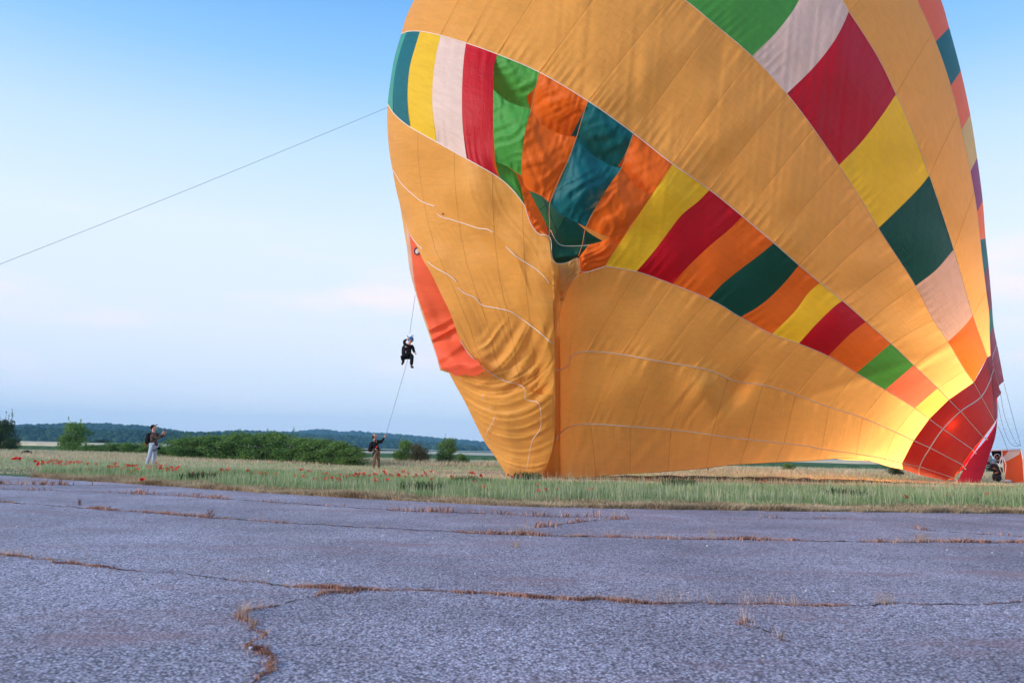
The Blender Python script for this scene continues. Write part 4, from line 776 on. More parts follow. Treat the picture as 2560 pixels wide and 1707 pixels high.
L1 = on(lambda x, y: -.04 - .45 * sstep(1310, 1385, x) * sstep(560, 700, y)); L2 = on(lambda x, y: -.10 - .5 * sstep(1250, 1385, x) - .1)
for pts in ([(983, 427), (1005, 461), (1028, 483), (1056, 505), (1087, 516)], [(1094, 535), (1102, 542), (1123, 548), (1171, 563), (1196, 571), (1219, 574), (1232, 581)], [(1265, 617), (1292, 642), (1340, 673), (1362, 693), (1373, 708)],
            [(1026, 588), (1040, 607), (1056, 623)], [(1069, 655), (1091, 671), (1130, 693), (1141, 704)], [(1145, 720), (1165, 735), (1187, 744), (1204, 762), (1244, 771), (1276, 779), (1311, 802), (1353, 834), (1380, 859)], [(1150, 851), (1173, 885), (1200, 913)]): L1(pts)
for pts in ([(1200, 913), (1252, 948), (1311, 970), (1314, 997), (1346, 1007), (1352, 1029), (1350, 1073), (1332, 1099), (1323, 1137), (1317, 1173)], [(1208, 985), (1206, 1000)], [(1226, 1013), (1222, 1024)], [(1239, 1039), (1228, 1062), (1217, 1083), (1220, 1097)]): L2(pts, .013)
# pleat between the two gold fields
patch([(1373, 592), (1382, 655), (1417, 658), (1442, 646), (1449, 682)], [(1382, 700), (1384, 760), (1385, 830), (1396, 795), (1424, 710)], m='gold', extra=both(lambda u, v, x, y: -.9 + .9 * v, wr_(231, .10)), puff=.1, st=3, label='pleat of gold fabric below the opening')
patch([(1405, 840), (1405, 1206)], [(1352, 840), (1325, 1208)], m='gold', fn=lambda a, b: depth(np.maximum(a, 1388.), b) + .12 + .012 * np.clip(1388 - a, 0, None), puff=0, pucker=0)
# turned edge of the left sheet: wraps back into the crease
er = catmull(cre + rightS[1:], 10); e0 = ray(er[:, 0], er[:, 1], depth(er[:, 0], er[:, 1]) - .45 * sstep(560, 700, er[:, 1]) - .15 * sstep(985, 1010, er[:, 1])); e1 = ray(er[:, 0] + 2, er[:, 1], depth(er[:, 0], er[:, 1]) + .6)
k = len(er); mesh('folded_edge', np.vstack([e0, e1]), [(i, i + 1, k + i + 1, k + i) for i in range(k - 1)], FAB['gold'], balloon, uv=np.vstack([er / 62, er / 62 + .3]))

# ---- coral flap of the far side with its pale edge and round badge
cf = lambda a, b: mid(a) - BM * bulge(a, b) * (.30 + .70 * sstep(850, 920, b)) - .40 * sstep(860, 915, b) + .10 * vnoise2(a / 50, b / 60, 241) * sstep(640, 740, b) - .20 * rn(((b + .30 * a + .0016 * (a - 1030) ** 2)) / 22, 242) * sstep(760, 870, b) * sstep(930, 905, b) - .25 * sstep(820, 880, b) + .05 * vnoise((a - .5 * b) / 22, 243)
oc = [(1015, 559), (1018, 623), (1024, 674), (1039, 732), (1066, 808), (1091, 891), (1101, 925)]; ic = [(1022, 578), (1026, 610), (1029, 642), (1040, 725), (1067, 806), (1092, 889), (1103, 922)]
inner = [(1030, 580), (1062, 640), (1097, 705), (1130, 765), (1155, 838), (1181, 885), (1210, 926)]
patch(oc, ic, m='pale pink', fn=cf, puff=0, pucker=0, label='pale edge strip of the far side')
patch(ic, inner, rig=[(1103, 922), (1119, 927), (1143, 940), (1160, 936), (1185, 940), (1212, 926)], m='coral', fn=cf, puff=0, pucker=0, st=3.5, label='bright coral flap behind the gold sheet')
bc = ray(1043, 628, cf(np.float64(1043), np.float64(628)) - .12)
th = np.linspace(0, 2 * pi, 33); ringp = np.array([bc + rt * cos(a) * .105 + up * sin(a) * .13 for a in th]); V, Fc = tube(ringp, .025, 6); bd = mesh('badge', V, Fc, mat('badge_blue', (.03, .03, .10), .6), balloon); 
mbb = MB(); mbb.ell(bc, .085, .02, .11, 20, 8); mbb.build('badge_face', mat('badge_white', (.8, .8, .85), .6), bd)
# small maker's tag on the left sheet
tg = ray(1108, 535, depth(np.float64(1108), np.float64(535)) - .03); mbb = MB(); mbb.box(tg, (.09, .01, .05)); mbb.build('fabric_tag', mat('tag_red', (.35, .03, .02)), balloon)

# ---- far wall of the envelope
def rear_panel(top, bot, lef=None, rig=None, m='gold'):
    patch(top, bot, lef, rig, m, fn=rear, puff=-.1, pucker=0, name='rear_panel', st=14)
rear_panel(sR[::1], sA); rear_panel(sA, sB, rig=[(1700, -480), (1560, -462), (1400, -410)]); rear_panel(sB, sC, rig=[(1400, -410), (1275, -335), (1165, -235)]); rear_panel(sC, sD, rig=[(1165, -235), (1090, -120), (1035, 0), (1015, 45), (1003, 86)])
mE = np.vstack([sE1, [(1448, 690), (1380, 640)], sE2]); rear_panel(sD, mE, rig=[(1003, 86), (985, 150), (969, 260)], m='orange'); rear_panel(mE, catmull([(2257, 1173), (2180, 1153), (2080, 1143), (2010, 1090), (1960, 1030), (1900, 1005), (1800, 1020), (1700, 1035), (1560, 1065), (1420, 1080), (1300, 1040), (1210, 990), (1140, 940), (1100, 925)], 12), lef=[(2323, 1047), (2284, 1101), (2257, 1173)], rig=[(969, 260), (972, 370), (1000, 515), (1018, 623), (1039, 732), (1091, 891), (1100, 925)])  # far wall's unseen lower edge cut high so back light brightens the front cloth
# skirt behind the mouth
rear_panel([(2476, 889), (2434, 956), (2372, 999), (2323, 1047), (2284, 1101), (2257, 1173)], [(2494, 1000), (2489, 1050), (2462, 1090), (2436, 1130), (2412, 1165), (2380, 1200)], m='dark red')

# ---- burner flame inside the mouth (the lit source in the photograph)
fl = empty('burner_flame', tuple(ray(2405, 1120, 36.2)), 'burner flame shooting into the mouth of the envelope, glowing through the red skirt', 'flame')
fm = bpy.data.materials.new('flame'); fm.use_nodes = True; t = fm.node_tree; t.nodes.clear(); e_ = t.nodes.new('ShaderNodeEmission'); e_.inputs[0].default_value = (1, .42, .08, 1); e_.inputs[1].default_value = 9; o_ = t.nodes.new('ShaderNodeOutputMaterial'); t.links.new(e_.outputs[0], o_.inputs[0])
FD0 = ray(2405, 1120, 36.2); FD1 = ray(2318, 1042, float(mid(2318)) - .3); ax = FD1 - FD0; ts = np.linspace(0, 1, 14); P_ = FD0 + ts[:, None] * ax + .05 * np.stack([vnoise(ts * 6, 251), vnoise(ts * 6, 252), vnoise(ts * 6, 253)], 1)
V, Fc = tube(P_, .03 + .22 * np.sin(pi * ts) ** .8 * (1 + .3 * vnoise(ts * 9, 254)), 10); mesh('flame_body', V, Fc, fm, fl)
pl = bpy.data.lights.new('flame_light', 'POINT'); pl.energy = 1700; pl.color = (1, .76, .52); pl.shadow_soft_size = .5; lo = bpy.data.objects.new('flame_light', pl); link(lo, fl); lo.location = (ray(2215, 1008, 36.6) - ORG[fl.name]).tolist()

p2l = bpy.data.lights.new('flame_tip_light', 'POINT'); p2l.energy = 110; p2l.color = (1, .5, .15); p2l.shadow_soft_size = .2; lo = bpy.data.objects.new('flame_tip_light', p2l); link(lo, fl); lo.location = (ray(2362, 1052, float(depth(2362., 1052.)) + .55) - ORG[fl.name]).tolist()

# ================================================================== ropes
rope_m = mat('thin_rope', (0.10, 0.13, 0.22), .9); rope_l = mat('grey_rope', (0.22, 0.24, 0.28), .9)
def rope(pts, r, m, label, sag=0, group=None, cat='rope'):
    P = np.array(pts, float); P = P[0] + (P[-1] - P[0]) * np.linspace(0, 1, 30)[:, None] if len(P) == 2 else resample(catmull(P, 10), 40)
    P[:, 2] -= sag * np.sin(pi * np.linspace(0, 1, len(P))); V, Fc = tube(P, r, 6); o = mesh('rope', V, Fc, m, loc=P[-1].tolist()); return tag(o, label, cat, group)
rope([ray(969, 269, 30.8), ray(-60, 684, 27.0)], .007, mat('pale_rope', (.22, .28, .42), .9), 'long thin crown line running from the balloon to the left edge of the view', .06)
HANG_TOP = ray(1038, 738, 31.2); 
# ================================================================== people
skin_m = mat('skin', (0.62, 0.33, 0.25), .55, .3); hair_m = mat('hair', (0.03, 0.022, 0.02), .8)
def skinmesh(name, J, E, R, m, parent, sub=2, root=None):
    names = list(J); V = [J[k] for k in names]; idx = {k: i for i, k in enumerate(names)}
    me = bpy.data.meshes.new(name); me.from_pydata([tuple(v) for v in V], [(idx[a], idx[b]) for a, b in E], []); me.update()
    o = bpy.data.objects.new(name, me); link(o, parent)
    md = o.modifiers.new('Skin', 'SKIN'); md.use_smooth_shade = True; md.branch_smoothing = .6
    sv = me.skin_vertices[0].data
    for k in names:
        r = R[k]; sv[idx[k]].radius = (r, r) if np.isscalar(r) else r; sv[idx[k]].use_root = (k == (root or names[0]))
    ss = o.modifiers.new('Subdivision', 'SUBSURF'); ss.levels = sub; ss.render_levels = sub
    me.materials.append(m); return o
def person(loc, J, label, jm, tm, sm, rotz=0.0, hand_grip=None):
    """J: joints in metres, local: x = the way the person faces, y = left side, z up"""
    p = empty('person', loc, label, 'person'); p.rotation_euler = (0, 0, rotz)
    V3 = lambda *a: np.array(a, float); J = {k: V3(*v) for k, v in J.items()}
    # body: one continuous skin surface
    B_ = {'pelvis': J['pelvis'], 'belly': (J['pelvis'] + J['chest']) / 2, 'chest': J['chest'], 'neck': J['neck'], 'head': J['head'] }
    hd = J['head'] - J['neck']; hd /= np.linalg.norm(hd); B_['crown'] = J['head'] + hd * .10
    E = [('pelvis', 'belly'), ('belly', 'chest'), ('chest', 'neck'), ('neck', 'head'), ('head', 'crown')]
    R = {'pelvis': .125, 'belly': .115, 'chest': .14, 'neck': .055, 'head': .085, 'crown': .075}
    for s in ('L', 'R'):
        for a, r in (('sh', .055), ('el', .042), ('wr', .027), ('hip', .085), ('kn', .055), ('an', .037), ('to', .032)): B_[a + s] = J[a + s]; R[a + s] = r
        E += [('chest', 'sh' + s), ('sh' + s, 'el' + s), ('el' + s, 'wr' + s), ('pelvis', 'hip' + s), ('hip' + s, 'kn' + s), ('kn' + s, 'an' + s), ('an' + s, 'to' + s)]
        # palm, five fingers
        d = J['wr' + s] - J['el' + s]; d /= np.linalg.norm(d); side = np.cross(d, [0, 1, 0]); side /= np.linalg.norm(side) + 1e-9; nrm = np.cross(side, d)
        B_['pa' + s] = J['wr' + s] + d * .07; R['pa' + s] = (.038, .02); E.append(('wr' + s, 'pa' + s))
        for q in range(4):
            ln = (.062, .072, .068, .052)[q]; b = B_['pa' + s] + side * (.027 - .018 * q) + d * .015; c = b + d * ln * .55; e = c + (d * .4 + nrm * .9 * (1 if s == 'L' else -1)) * ln * .5
            for nm_, v_, r_ in (('a', b, .010), ('b', c, .0085), ('c', e, .007)): B_[f'f{q}{nm_}{s}'] = v_; R[f'f{q}{nm_}{s}'] = r_
            E += [('pa' + s, f'f{q}a{s}'), (f'f{q}a{s}', f'f{q}b{s}'), (f'f{q}b{s}', f'f{q}c{s}')]
        b = J['wr' + s] + d * .035 + side * .03; e = b + d * .035 + side * .025; B_['th' + s] = b; B_['ti' + s] = e; R['th' + s] = .012; R['ti' + s] = .009; E += [('pa' + s, 'th' + s), ('th' + s, 'ti' + s)]
    skinmesh('body', B_, E, R, skin_m, p)
    # face and ears as fine relief on the head
    fwd = J['face'] - J['head']; fwd /= np.linalg.norm(fwd); upv = hd - fwd * hd.dot(fwd); upv /= np.linalg.norm(upv); sd_ = np.cross(upv, fwd)
    mbf = MB(); rotm = Matrix([[fwd[i], sd_[i], upv[i]] for i in range(3)])
    class Rr:
        def to_3x3(s): return rotm.to_3x3() if hasattr(rotm,'to_3x3') else rotm
    def hf(V):
        V = V.copy(); V[:, 0] *= 1 - .12 * np.clip(-V[:, 2], 0, 1); V[:, 1] *= 1 - .28 * np.clip(-V[:, 2], 0, 1); return V
    mbf.ell(J['head'] + fwd * .015 + upv * .03, .098, .077, .12, 18, 14, Rr(), hf)
    mbf.ell(J['head'] + fwd * .118 + upv * .01, .022, .014, .024, 8, 6, Rr()); mbf.ell(J['head'] + fwd * .103 - upv * .035, .012, .026, .008, 8, 5, Rr())
    for s in (-1, 1): mbf.ell(J['head'] + sd_ * .078 * s + upv * .01, .02, .01, .032, 8, 6, Rr())
    mbf.build0 = None
    h = MBbuild(mbf, 'head', skin_m, p)
    me_ = MB(); [me_.ell(J['head'] + fwd * .098 + sd_ * .032 * s + upv * .035, .008, .014, .007, 8, 5, Rr()) for s in (-1, 1)]; MBbuild(me_, 'eyes', hair_m, h)
    # clothes
    Jt = {'hem': B_['pelvis'] + (B_['pelvis'] - B_['chest']) / np.linalg.norm(B_['pelvis'] - B_['chest']) * .07, 'pelvis': B_['pelvis'], 'belly': B_['belly'], 'chest': B_['chest'], 'col': J['chest'] + (J['neck'] - J['chest']) * .75}; Et = [('hem', 'pelvis'), ('pelvis', 'belly'), ('belly', 'chest'), ('chest', 'col')]; Rt = {'hem': (.165, .18), 'pelvis': (.165, .185), 'belly': (.15, .165), 'chest': (.155, .18), 'col': .075}
    for s in ('L', 'R'):
        Jt.update({'sh' + s: J['sh' + s], 'el' + s: J['el' + s], 'wr' + s: J['wr' + s] - (J['wr' + s] - J['el' + s]) * .08}); Rt.update({'sh' + s: .085, 'el' + s: .065, 'wr' + s: .045}); Et += [('chest', 'sh' + s), ('sh' + s, 'el' + s), ('el' + s, 'wr' + s)]
    jacket = skinmesh('jacket', Jt, Et, Rt, jm, p)
    Jl = {'pelvis': J['pelvis'] + V3(0, 0, -.03)}; El = []; Rl = {'pelvis': .135}
    for s in ('L', 'R'):
        an = J['an' + s] + (J['kn' + s] - J['an' + s]) * .08
        Jl.update({'hip' + s: J['hip' + s], 'kn' + s: J['kn' + s], 'an' + s: an}); Rl.update({'hip' + s: .11, 'kn' + s: .085, 'an' + s: .075}); El += [('pelvis', 'hip' + s), ('hip' + s, 'kn' + s), ('kn' + s, 'an' + s)]
    skinmesh('trousers', Jl, El, Rl, tm, p)
    for s in ('L', 'R'):
        d = J['to' + s] - J['an' + s]; mbs = MB(); mbs.ell(J['an' + s] * .45 + J['to' + s] * .55 + V3(0, 0, -.005), .135, .052, .055, 12, 8, Vector(d).to_track_quat('X', 'Z').to_matrix()); MBbuild(mbs, 'shoe', sm, p)
    return p, J, (fwd, sd_, upv, Rr())
def MBbuild(mb, name, m, parent):
    """build in the parent's local frame"""
    me = bpy.data.meshes.new(name); me.from_pydata(np.vstack(mb.V).tolist(), [], mb.F); me.polygons.foreach_set('use_smooth', np.ones(len(me.polygons), bool)); me.validate(); me.materials.append(m)
    o = bpy.data.objects.new(name, me); return link(o, parent)
black = mat('black_cloth', (0.012, 0.010, 0.014), .85, .2, noise=(8, .4), bump=(14, .5)); olive = mat('brown_jacket', (0.13, 0.092, 0.075), .85, .2, noise=(7, .35), bump=(12, .8)); jeans = mat('pale_jeans', (0.47, 0.54, 0.66), .85, .2, noise=(9, .3, (0.33, .41, .55)), bump=(14, .8))
camo = mat('camouflage_cloth', (0.30, 0.22, 0.15), .9, .1, noise=(9, 0, (0.075, .06, .035)), bump=(14, .6)); shoe = mat('dark_shoe', (0.03, .025, .025), .6); red_m = mat('red_strap', (.7, .03, .02), .6); metal_m = mat('buckle', (.7, .7, .72), .35, .5, .8)

# photographer in the brown jacket
g = ground(379, 1172, 0); d1 = 32.6; g = ground(377, hor(377) + F / d1); loc = (g[0], g[1], -.02)
JA = dict(pelvis=(.05, 0, .95), chest=(.0, 0, 1.32), neck=(-.02, 0, 1.50), head=(.00, 0, 1.61), face=(.10, 0, 1.665), shL=(.0, .17, 1.40), shR=(.0, -.17, 1.40), elL=(.30, .16, 1.27), elR=(.27, -.17, 1.20), wrL=(.44, .05, 1.40), wrR=(.38, -.06, 1.40),
          hipL=(.09, .09, .90), hipR=(.02, -.09, .90), knL=(.06, .11, .50), knR=(-.04, -.11, .48), anL=(.02, .12, .08), anR=(-.14, -.12, .08), toL=(.18, .13, .04), toR=(.02, -.14, .04))
p1, JJ, fr = person(loc, JA, 'person in brown jacket, black cap and pale jeans raising a phone, wearing a backpack', olive, jeans, shoe)
fwd, sd_, upv, Rr_ = fr; mb = MB(); mb.ell(JJ['head'] + upv * .085 - fwd * .018, .112, .095, .095, 16, 8, Rr_, lambda V: V * [1, 1, 1]); mb.ell(JJ['head'] + upv * .095 + fwd * .13, .075, .065, .012, 12, 6, Rr_); MBbuild(mb, 'cap', black, p1)
def backpack(p, c, m=black, tilt=.1, s=1.0):
    mb = MB(); mb.ell(c, .12 * s, .15 * s, .25 * s, 14, 10, Matrix.Rotation(tilt, 3, 'Y'), lambda V: np.sign(V) * np.abs(V) ** .75); o = MBbuild(mb, 'backpack', m, p)
    mb = MB(); 
    for sd in (-1, 1): mb.tube(catmull([(c[0] + .05, sd * .12, c[2] + .2), (c[0] + .2, sd * .14, c[2] + .26), (c[0] + .33, sd * .13, c[2] + .08), (c[0] + .1, sd * .15, c[2] - .18)], 5), .016, 5)
    MBbuild(mb, 'strap', m, o); mb = MB(); mb.box((c[0] - .05, 0, c[2] - .24), (.12, .2, .02)); MBbuild(mb, 'trim', red_m, o); return o
backpack(p1, (-.19, 0, 1.19))
mb = MB(); mb.box((.47, 0, 1.50), (.012, .07, .14), Matrix.Rotation(-.35, 3, 'Y')); MBbuild(mb, 'phone', mat('phone_case', (.05, .05, .07), .3), p1)
mb = MB(); mb.tube([(.12 + .17 * cos(a) * .9 - .07, .165 * sin(a), .93) for a in np.linspace(0, 2 * pi, 17)], .022, 6); b_ = MBbuild(mb, 'belt', black, p1); mb = MB(); mb.box((.0, -.18, .97), (.07, .02, .03)); mb.box((.04, -.18, .89), (.03, .02, .03)); MBbuild(mb, 'buckle', metal_m, b_)
mb = MB(); mb.tube(catmull([(.03, -.16, .9), (.10, -.12, .70), (.2, -.02, .74), (.2, .05, .86)], 6), .014, 5); MBbuild(mb, 'harness_strap', black, p1)
mb = MB(); mb.ell((.25, .05, .80), .07, .05, .07, 10, 6); MBbuild(mb, 'pouch', black, p1)

# rope handler in black
d2 = 37.5; g = ground(937, hor(937) + F / d2); loc2 = (g[0], g[1], -.05)
JB = dict(pelvis=(.03, 0, .93), chest=(-.06, 0, 1.28), neck=(-.08, 0, 1.46), head=(-.07, 0, 1.57), face=(.02, 0, 1.635), shL=(-.03, .17, 1.36), shR=(-.04, -.17, 1.36), elL=(.26, .17, 1.38), elR=(.27, -.16, 1.30), wrL=(.40, .04, 1.60), wrR=(.40, -.05, 1.57),
          hipL=(.08, .09, .88), hipR=(.0, -.09, .88), knL=(.13, .12, .48), knR=(-.02, -.11, .47), anL=(.17, .13, .08), anR=(-.05, -.12, .08), toL=(.33, .14, .04), toR=(.10, -.14, .04))
p2, JJ, fr = person(loc2, JB, 'person in black jacket and camouflage trousers looking up and holding the rope with raised arms', black, camo, shoe)
fwd, sd_, upv, Rr_ = fr; mb = MB(); mb.ell(JJ['head'] + upv * .03 - fwd * .035, .09, .09, .11, 14, 8, Rr_); MBbuild(mb, 'hair', hair_m, p2)
backpack(p2, (-.22, 0, 1.10), tilt=.25, s=1.02)
mb = MB(); mb.box((.08, -.17, 1.10), (.05, .03, .12), Matrix.Rotation(.4, 3, 'Y')); MBbuild(mb, 'red_patch', red_m, p2); mb = MB(); mb.box((.02, -.18, 1.0), (.03, .02, .05)); mb.box((.06, -.18, .97), (.04, .02, .03)); MBbuild(mb, 'buckle', metal_m, p2)
mb = MB(); mb.tube(catmull([(.03, -.17, .98), (-.06, -.17, .80), (-.10, -.13, .62)], 6), .03, 6); MBbuild(mb, 'hanging_strap', black, p2)

# the one on the rope
c3 = ray(1020, 889, 31.3); SC = .93
JC = dict(pelvis=(.0, 0, .0), chest=(.0, -.01, .36), neck=(.03, 0, .53), head=(.07, .0, .63), face=(.11, -.09, .66), shL=(.17, .02, .43), shR=(-.15, .02, .45), elL=(.24, -.02, .20), elR=(-.20, .05, .62), wrL=(.30, -.12, .12), wrR=(-.05, -.06, .70),
          hipL=(.12, -.02, -.02), hipR=(-.13, .0, -.03), knL=(.20, -.22, -.05), knR=(-.22, -.25, -.08), anL=(.17, -.10, -.46), anR=(-.20, .12, -.22), toL=(.24, -.20, -.50), toR=(-.23, .12, -.30))
p3, JJ, fr = person(tuple(c3), JC, 'person in black clothes and shiny blue helmet hanging from the rope high above the ground', black, black, shoe); p3.scale = (SC,) * 3
fwd, sd_, upv, Rr_ = fr
helm = mat('iridescent_helmet', (.03, .05, .42), .25, .5, .1, noise=(13, 0, (.05, .38, .60)))
mb = MB(); mb.ell(JJ['head'] + upv * .07 , .14, .125, .13, 18, 12, Rr_); h_ = MBbuild(mb, 'helmet', helm, p3)
mb = MB(); mb.tube([(.0, -.02, .76), (-.07, -.02, .86)], .018, 6); mb.tube([(.15, 0, .78), (.20, 0, .87)], .014, 6); mb.tube([(.07, 0, .80), (.13, 0, .87), (.18, 0, .86)], .016, 6); MBbuild(mb, 'helmet_mount', helm, h_)
mb = MB(); mb.tube([JJ['head'] + sd_ * .1 + upv * .04, JJ['head'] - upv * .06 + fwd * .05, JJ['head'] - sd_ * .1 + upv * .04], .014, 5); MBbuild(mb, 'chin_strap', black, h_)
mb = MB(); mb.ell((-.06, -.16, .18), .20, .10, .27, 14, 10, None, lambda V: np.sign(V) * np.abs(V) ** .7); pk_ = MBbuild(mb, 'backpack', black, p3); mb = MB(); mb.box((-.06, -.27, .34), (.10, .02, .025), Matrix.Rotation(.25, 3, 'Y')); mb.box((-.06, -.27, .12), (.02, .02, .07)); MBbuild(mb, 'reflector', metal_m, pk_)
mb = MB(); mb.ell((.0, -.04, -.03), .20, .16, .12, 14, 8); MBbuild(mb, 'harness_seat', black, p3)
rope([HANG_TOP, c3 + np.array([.03, .0, .86])], .008, rope_l, 'thin rope running from the coral flap down to the hanging person')
hand2 = np.array(loc2) + np.array([.45, 0, 1.66]); rope([c3 + np.array([.02, .05, -.05]), hand2, hand2 + np.array([-.02, 0, -.10])][:2], .008, rope_l, 'thin rope between the hanging person and the raised hands of the rope handler')

# ================================================================== fan and basket at the right edge
bd_ = 38.0; bpt = lambda x, y, dd=0: ray(x, y, bd_ + dd)
gb = ground(2510, hor(2510) + F / bd_); cage = empty('inflation_fan', (gb[0], gb[1], 0), 'inflation fan with dark engine in a white tube frame with orange side cloth, right edge', 'fan')
white_t = mat('white_tube', (.75, .72, .72), .4, .4); eng = mat('dark_engine', (.035, .028, .025), .5, .4, .3, noise=(9, .5)); orange_c = mat('orange_cloth', (.85, .12, .03), .7, .2, bump=(6, .6)); pale_c = mat('pale_cloth_band', (.8, .62, .55), .7)
mb = MB(); r_ = .022
for dd in (0, .75):
    mb.tube([bpt(2466, 1207, dd), bpt(2465, 1190, dd), bpt(2463, 1172, dd)], r_, 6); mb.tube([bpt(2466, 1207, dd), bpt(2510, 1208, dd), bpt(2590, 1207, dd)], r_, 6); mb.tube([bpt(2480, 1126, dd), bpt(2552, 1122, dd)], r_, 6); mb.tube([bpt(2552, 1122, dd), bpt(2558, 1150, dd), bpt(2561, 1207, dd)], r_ * 1.3, 6); mb.tube([bpt(2504, 1125, dd), bpt(2508, 1165, dd), bpt(2511, 1208, dd)], r_, 6)
for x, y in ((2466, 1207), (2511, 1208), (2561, 1207), (2480, 1126), (2552, 1122)): mb.tube([bpt(x, y), bpt(x, y, .75)], r_, 6)
mb.build('frame', white_t, cage)
mb = MB(); mb.tube([bpt(2506, 1135, -.05), bpt(2498, 1160, -.12), bpt(2500, 1172, -.1), bpt(2510, 1195, -.05)], .016, 6); mb.tube([bpt(2507, 1140, -.05), bpt(2515, 1160, -.12), bpt(2514, 1175, -.1), bpt(2511, 1195, -.05)], .016, 6); mb.build('brace', white_t, cage)
def sheet2(name, pts, m, parent, th=.02, dd=.1):
    """thin cloth with thickness from an outline (convex, photo pixels at the frame's distance)"""
    k = len(pts); V = [bpt(x, y, dd) for x, y in pts] + [bpt(x, y, dd + th) for x, y in pts]
    return mesh(name, V, [tuple(range(k))[::-1], tuple(range(k, 2 * k))] + [(i, (i + 1) % k, k + (i + 1) % k, k + i) for i in range(k)], m, parent, smooth=False)
sc = sheet2('side_cloth', [(2505, 1126), (2553, 1124), (2558, 1150), (2560, 1206), (2514, 1206), (2509, 1165)], orange_c, cage)
sheet2('cloth_band', [(2508, 1143), (2521, 1127), (2551, 1125), (2549, 1135), (2518, 1152), (2512, 1153)], pale_c, sc, .012, .083)
mb = MB(); 
for (x, y, a, b, c) in ((2485, 1165, .16, .2, .13), (2494, 1176, .2, .2, .2), (2478, 1172, .16, .18, .10), (2492, 1192, .19, .2, .22), (2470, 1160, .1, .1, .12), (2497, 1152, .12, .12, .12)): mb.ell(bpt(x, y, .35), a, b, c, 10, 7, None, lambda V: np.sign(V) * np.abs(V) ** .8)
en = mb.build('engine', eng, cage)
mb = MB(); mb.box(bpt(2486, 1171, .05), (.14, .1, .05), Matrix.Rotation(.5, 3, 'Y')); mb.box(bpt(2491, 1181, .05), (.16, .08, .05), Matrix.Rotation(-.6, 3, 'Y')); mb.build('copper_fitting', mat('copper', (.55, .22, .12), .35, .5, .7), en)
mb = MB(); mb.box(bpt(2470, 1162, .02), (.12, .08, .03)); mb.build('bright_fitting', metal_m, en)
cc = bpt(2493, 1143, .02); mb = MB(); mb.tube([cc + rt * cos(a) * .145 + up * sin(a) * .165 for a in np.linspace(0, 2 * pi, 25)], .014, 6); gd = mb.build('fan_guard', metal_m, cage)
mb = MB()
for a in (0.4, 1.97, 3.54, 5.1): mb.box(cc + rt * cos(a) * .07 + up * sin(a) * .07 + np.array([0, .03, 0]), (.13, .01, .035), Matrix.Rotation(-a, 3, 'Y'))
mb.ell(cc + np.array([0, .02, 0]), .03, .04, .03, 8, 6); mb.build('propeller', mat('wooden_propeller', (.28, .12, .05), .4), cage)
sheet2('dark_hood', [(2478, 1127), (2504, 1126), (2503, 1150), (2488, 1146), (2480, 1138)], black, cage, .03, .4)
mb = MB(); mb.ell(bpt(2474, 1148, .5), .13, .12, .22, 12, 8); mb.ell(bpt(2483, 1156, .45), .14, .1, .1, 10, 6); mb.build('blue_cover', mat('blue_cover', (.10, .33, .50), .5, noise=(6, 0, (.45, .62, .75))), cage)
mb = MB(); mb.ell(bpt(2520, 1202, -.05), .2, .1, .07, 10, 6); mb.build('grey_bag', mat('grey_bag', (.35, .33, .42), .8), cage)
GR = 'thin lines from the balloon mouth to the fan'
for pts, lb in (([(2510, 958), (2530, 1035), (2552, 1115)], 'rightmost thin line from the red skirt to the frame corner'), ([(2500, 978), (2512, 1040), (2538, 1103), (2550, 1114)], 'second thin line from the right, slightly slack'), ([(2493, 1000), (2506, 1060), (2522, 1102), (2538, 1115), (2549, 1112)], 'slackest thin line curving up to the frame corner'), ([(2495, 1065), (2508, 1095), (2519, 1124)], 'shortest thin line near the edge of the red skirt')):
    rope([ray(x, y, 36.3 + 1.7 * i / (len(pts) - 1)) for i, (x, y) in enumerate(pts)], .009, rope_m, lb, group=GR)

# ================================================================== poppies
PA = [(138,585),(162,583),(195,587),(340,612),(392,630),(412,615),(436,630),(472,628),(505,615),(510,605),(535,632),(552,603),(573,637),(598,612),(620,650),(655,612),(655,645),(672,628),(685,628),(710,620),(730,628),(732,665),(757,622),(792,622),(860,637),(865,697),(932,637),(1065,677),(1100,670),(1137,642),(1140,672),(1160,672),(1198,692),(1235,655),(1255,655),(1252,680),(1295,715),(1296,662),(1340,655),(1348,698),(1398,795),(1457,665),(1460,687),(1485,675),(1525,632),(1550,662),(1572,690),(1580,662),(1635,640),(1635,688),(1650,702),(1680,675),(1718,700),(1745,675),(1890,730),(1995,730),(2080,745),(2105,743),(2170,700),(2178,712),(2232,705),(2250,678)]
PE = [(65,605),(80,603),(117,627),(163,620),(175,630),(210,633),(303,633),(463,645),(513,598),(533,655),(582,605),(627,675),(697,630),(737,627),(730,670),(775,665),(823,680),(845,640),(880,648),(905,652),(930,640),(955,645),(975,632),(990,638),(1008,625),(1042,625),(1047,632),(1090,645),(1130,630),(1157,632),(1130,675),(1150,690),(1210,607),(1220,622),(1230,632),(1241,683),(1268,632),(1283,645),(1330,640),(1335,652),(1365,607),(1382,655),(1414,627),(1460,658),(1475,642),(1525,643),(1545,620),(1565,645),(1611,607),(1611,677),(1778,655),(1793,670),(1933,620),(1948,615),(1955,622),(1950,653),(1968,700),(2020,640),(2045,740),(2250,635),(2285,655)]
P4 = [(1175,1420),(1188,1468),(1232,1463),(1341,1452),(1613,1455),(1650,1447),(1033,1333)]; P6 = [(1711,1190),(2327,1293),(248,1267),(282,1260)]; P7 = [(131,1488),(207,1487),(655,1523),(868,1455),(972,1510),(1287,1498),(1378,1512)]
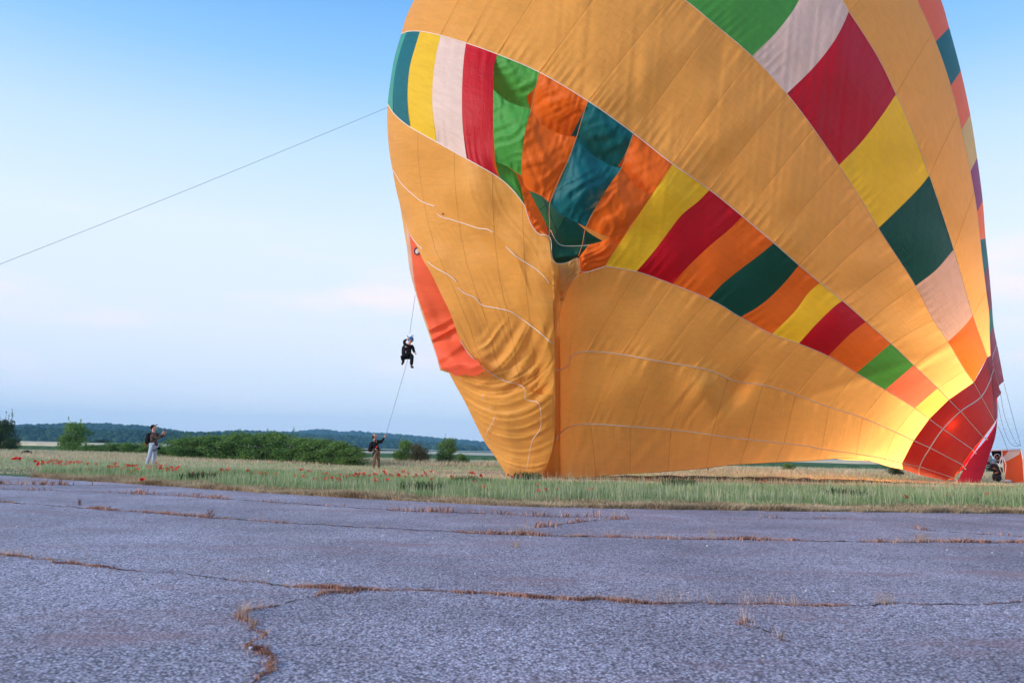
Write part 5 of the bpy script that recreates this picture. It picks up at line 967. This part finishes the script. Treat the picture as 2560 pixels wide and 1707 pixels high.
PP = [(x * .2551, 1000 + y * .2551) for x, y in PA] + [(600 + x * .2976, 1000 + y * .2976) for x, y in PE] + [(1000 + x * .2934, 800 + y * .2934) for x, y in P4] + [(1400 + x * .2976, 850 + y * .2976) for x, y in P6] + [(2050 + x * .3253, 750 + y * .3253) for x, y in P7]
petal_m = leafmat('poppy_petal', (0.60, 0.006, 0.004), (0.90, 0.02, 0.012), 30, .35); stem_m = mat('poppy_stem', (.08, .14, .05), .8); heart_m = mat('poppy_heart', (.01, .01, .01), .7)
def petals():
    V = []; Fq = []
    for k in range(4):
        a0 = k * pi / 2 + (.3 if k % 2 else 0); o = len(V)
        for i in range(4):
            for j in range(5):
                t = i / 3; a = a0 + (j / 4 - .5) * 1.75 * min(1, t * 1.6 + .15); r = .045 * t; z = .012 + .030 * t ** 1.5 + .004 * sin(j * 2.5 + k) * t
                V.append((cos(a) * r, sin(a) * r, z))
        for i in range(3):
            for j in range(4): q = o + i * 5 + j; Fq.append((q, q + 1, q + 6, q + 5))
    return V, Fq
proto = None
for i, (x, y) in enumerate(PP):
    h = rng.uniform(.54, .68); c = ground(x, y, h); 
    if c[1] > 34: c = ray(x, y, 31.0); h = c[2]
    if c[1] < edge_y(c[0]) + .2: h = .12; c = ground(x, y, h)
    if proto is None:
        proto = empty('poppy', (0, 0, 0)); o0 = ORG[proto.name]
        V, Fq = petals(); pt = mesh('petals', np.array(V), Fq, petal_m, proto); mb = MB(); mb.ell((0, 0, .02), .009, .009, .012, 8, 5); ht = mb.build('heart', heart_m, proto)
        mb = MB(); mb.tube([(0, 0, .012), (.004, 0, -.10), (-.006, .004, -.25), (.0, 0, -.5)], [.003, .0035, .004, .004], 5); stm = mb.build('stem', stem_m, proto); o = proto; kids = (pt, ht, stm)
    else:
        o = proto.copy(); S.collection.objects.link(o)
        for ch in kids: c2 = ch.copy(); c2.parent = o; S.collection.objects.link(c2)
    s_ = rng.uniform(1.05, 1.5) * (1.45 if y < 1180 else 1.1); o.location = c.tolist(); o.rotation_euler = (rng.uniform(.2, 1.2), rng.uniform(-.4, .4), rng.uniform(-.9, .9)); o.scale = (s_, s_, s_)
    px = x; reg = 'of the leftmost patch before the photographer' if px < 330 else 'in the clump round the photographer' if px < 480 else 'between the photographer and the rope handler' if px < 840 else 'in the thick patch round the rope handler' if px < 1080 else 'in the verge before the hanging drape' if px < 1420 else 'scattered alone in the verge on the right half'
    tag(o, 'small red poppy ' + reg, 'poppy', 'red poppies ' + reg)
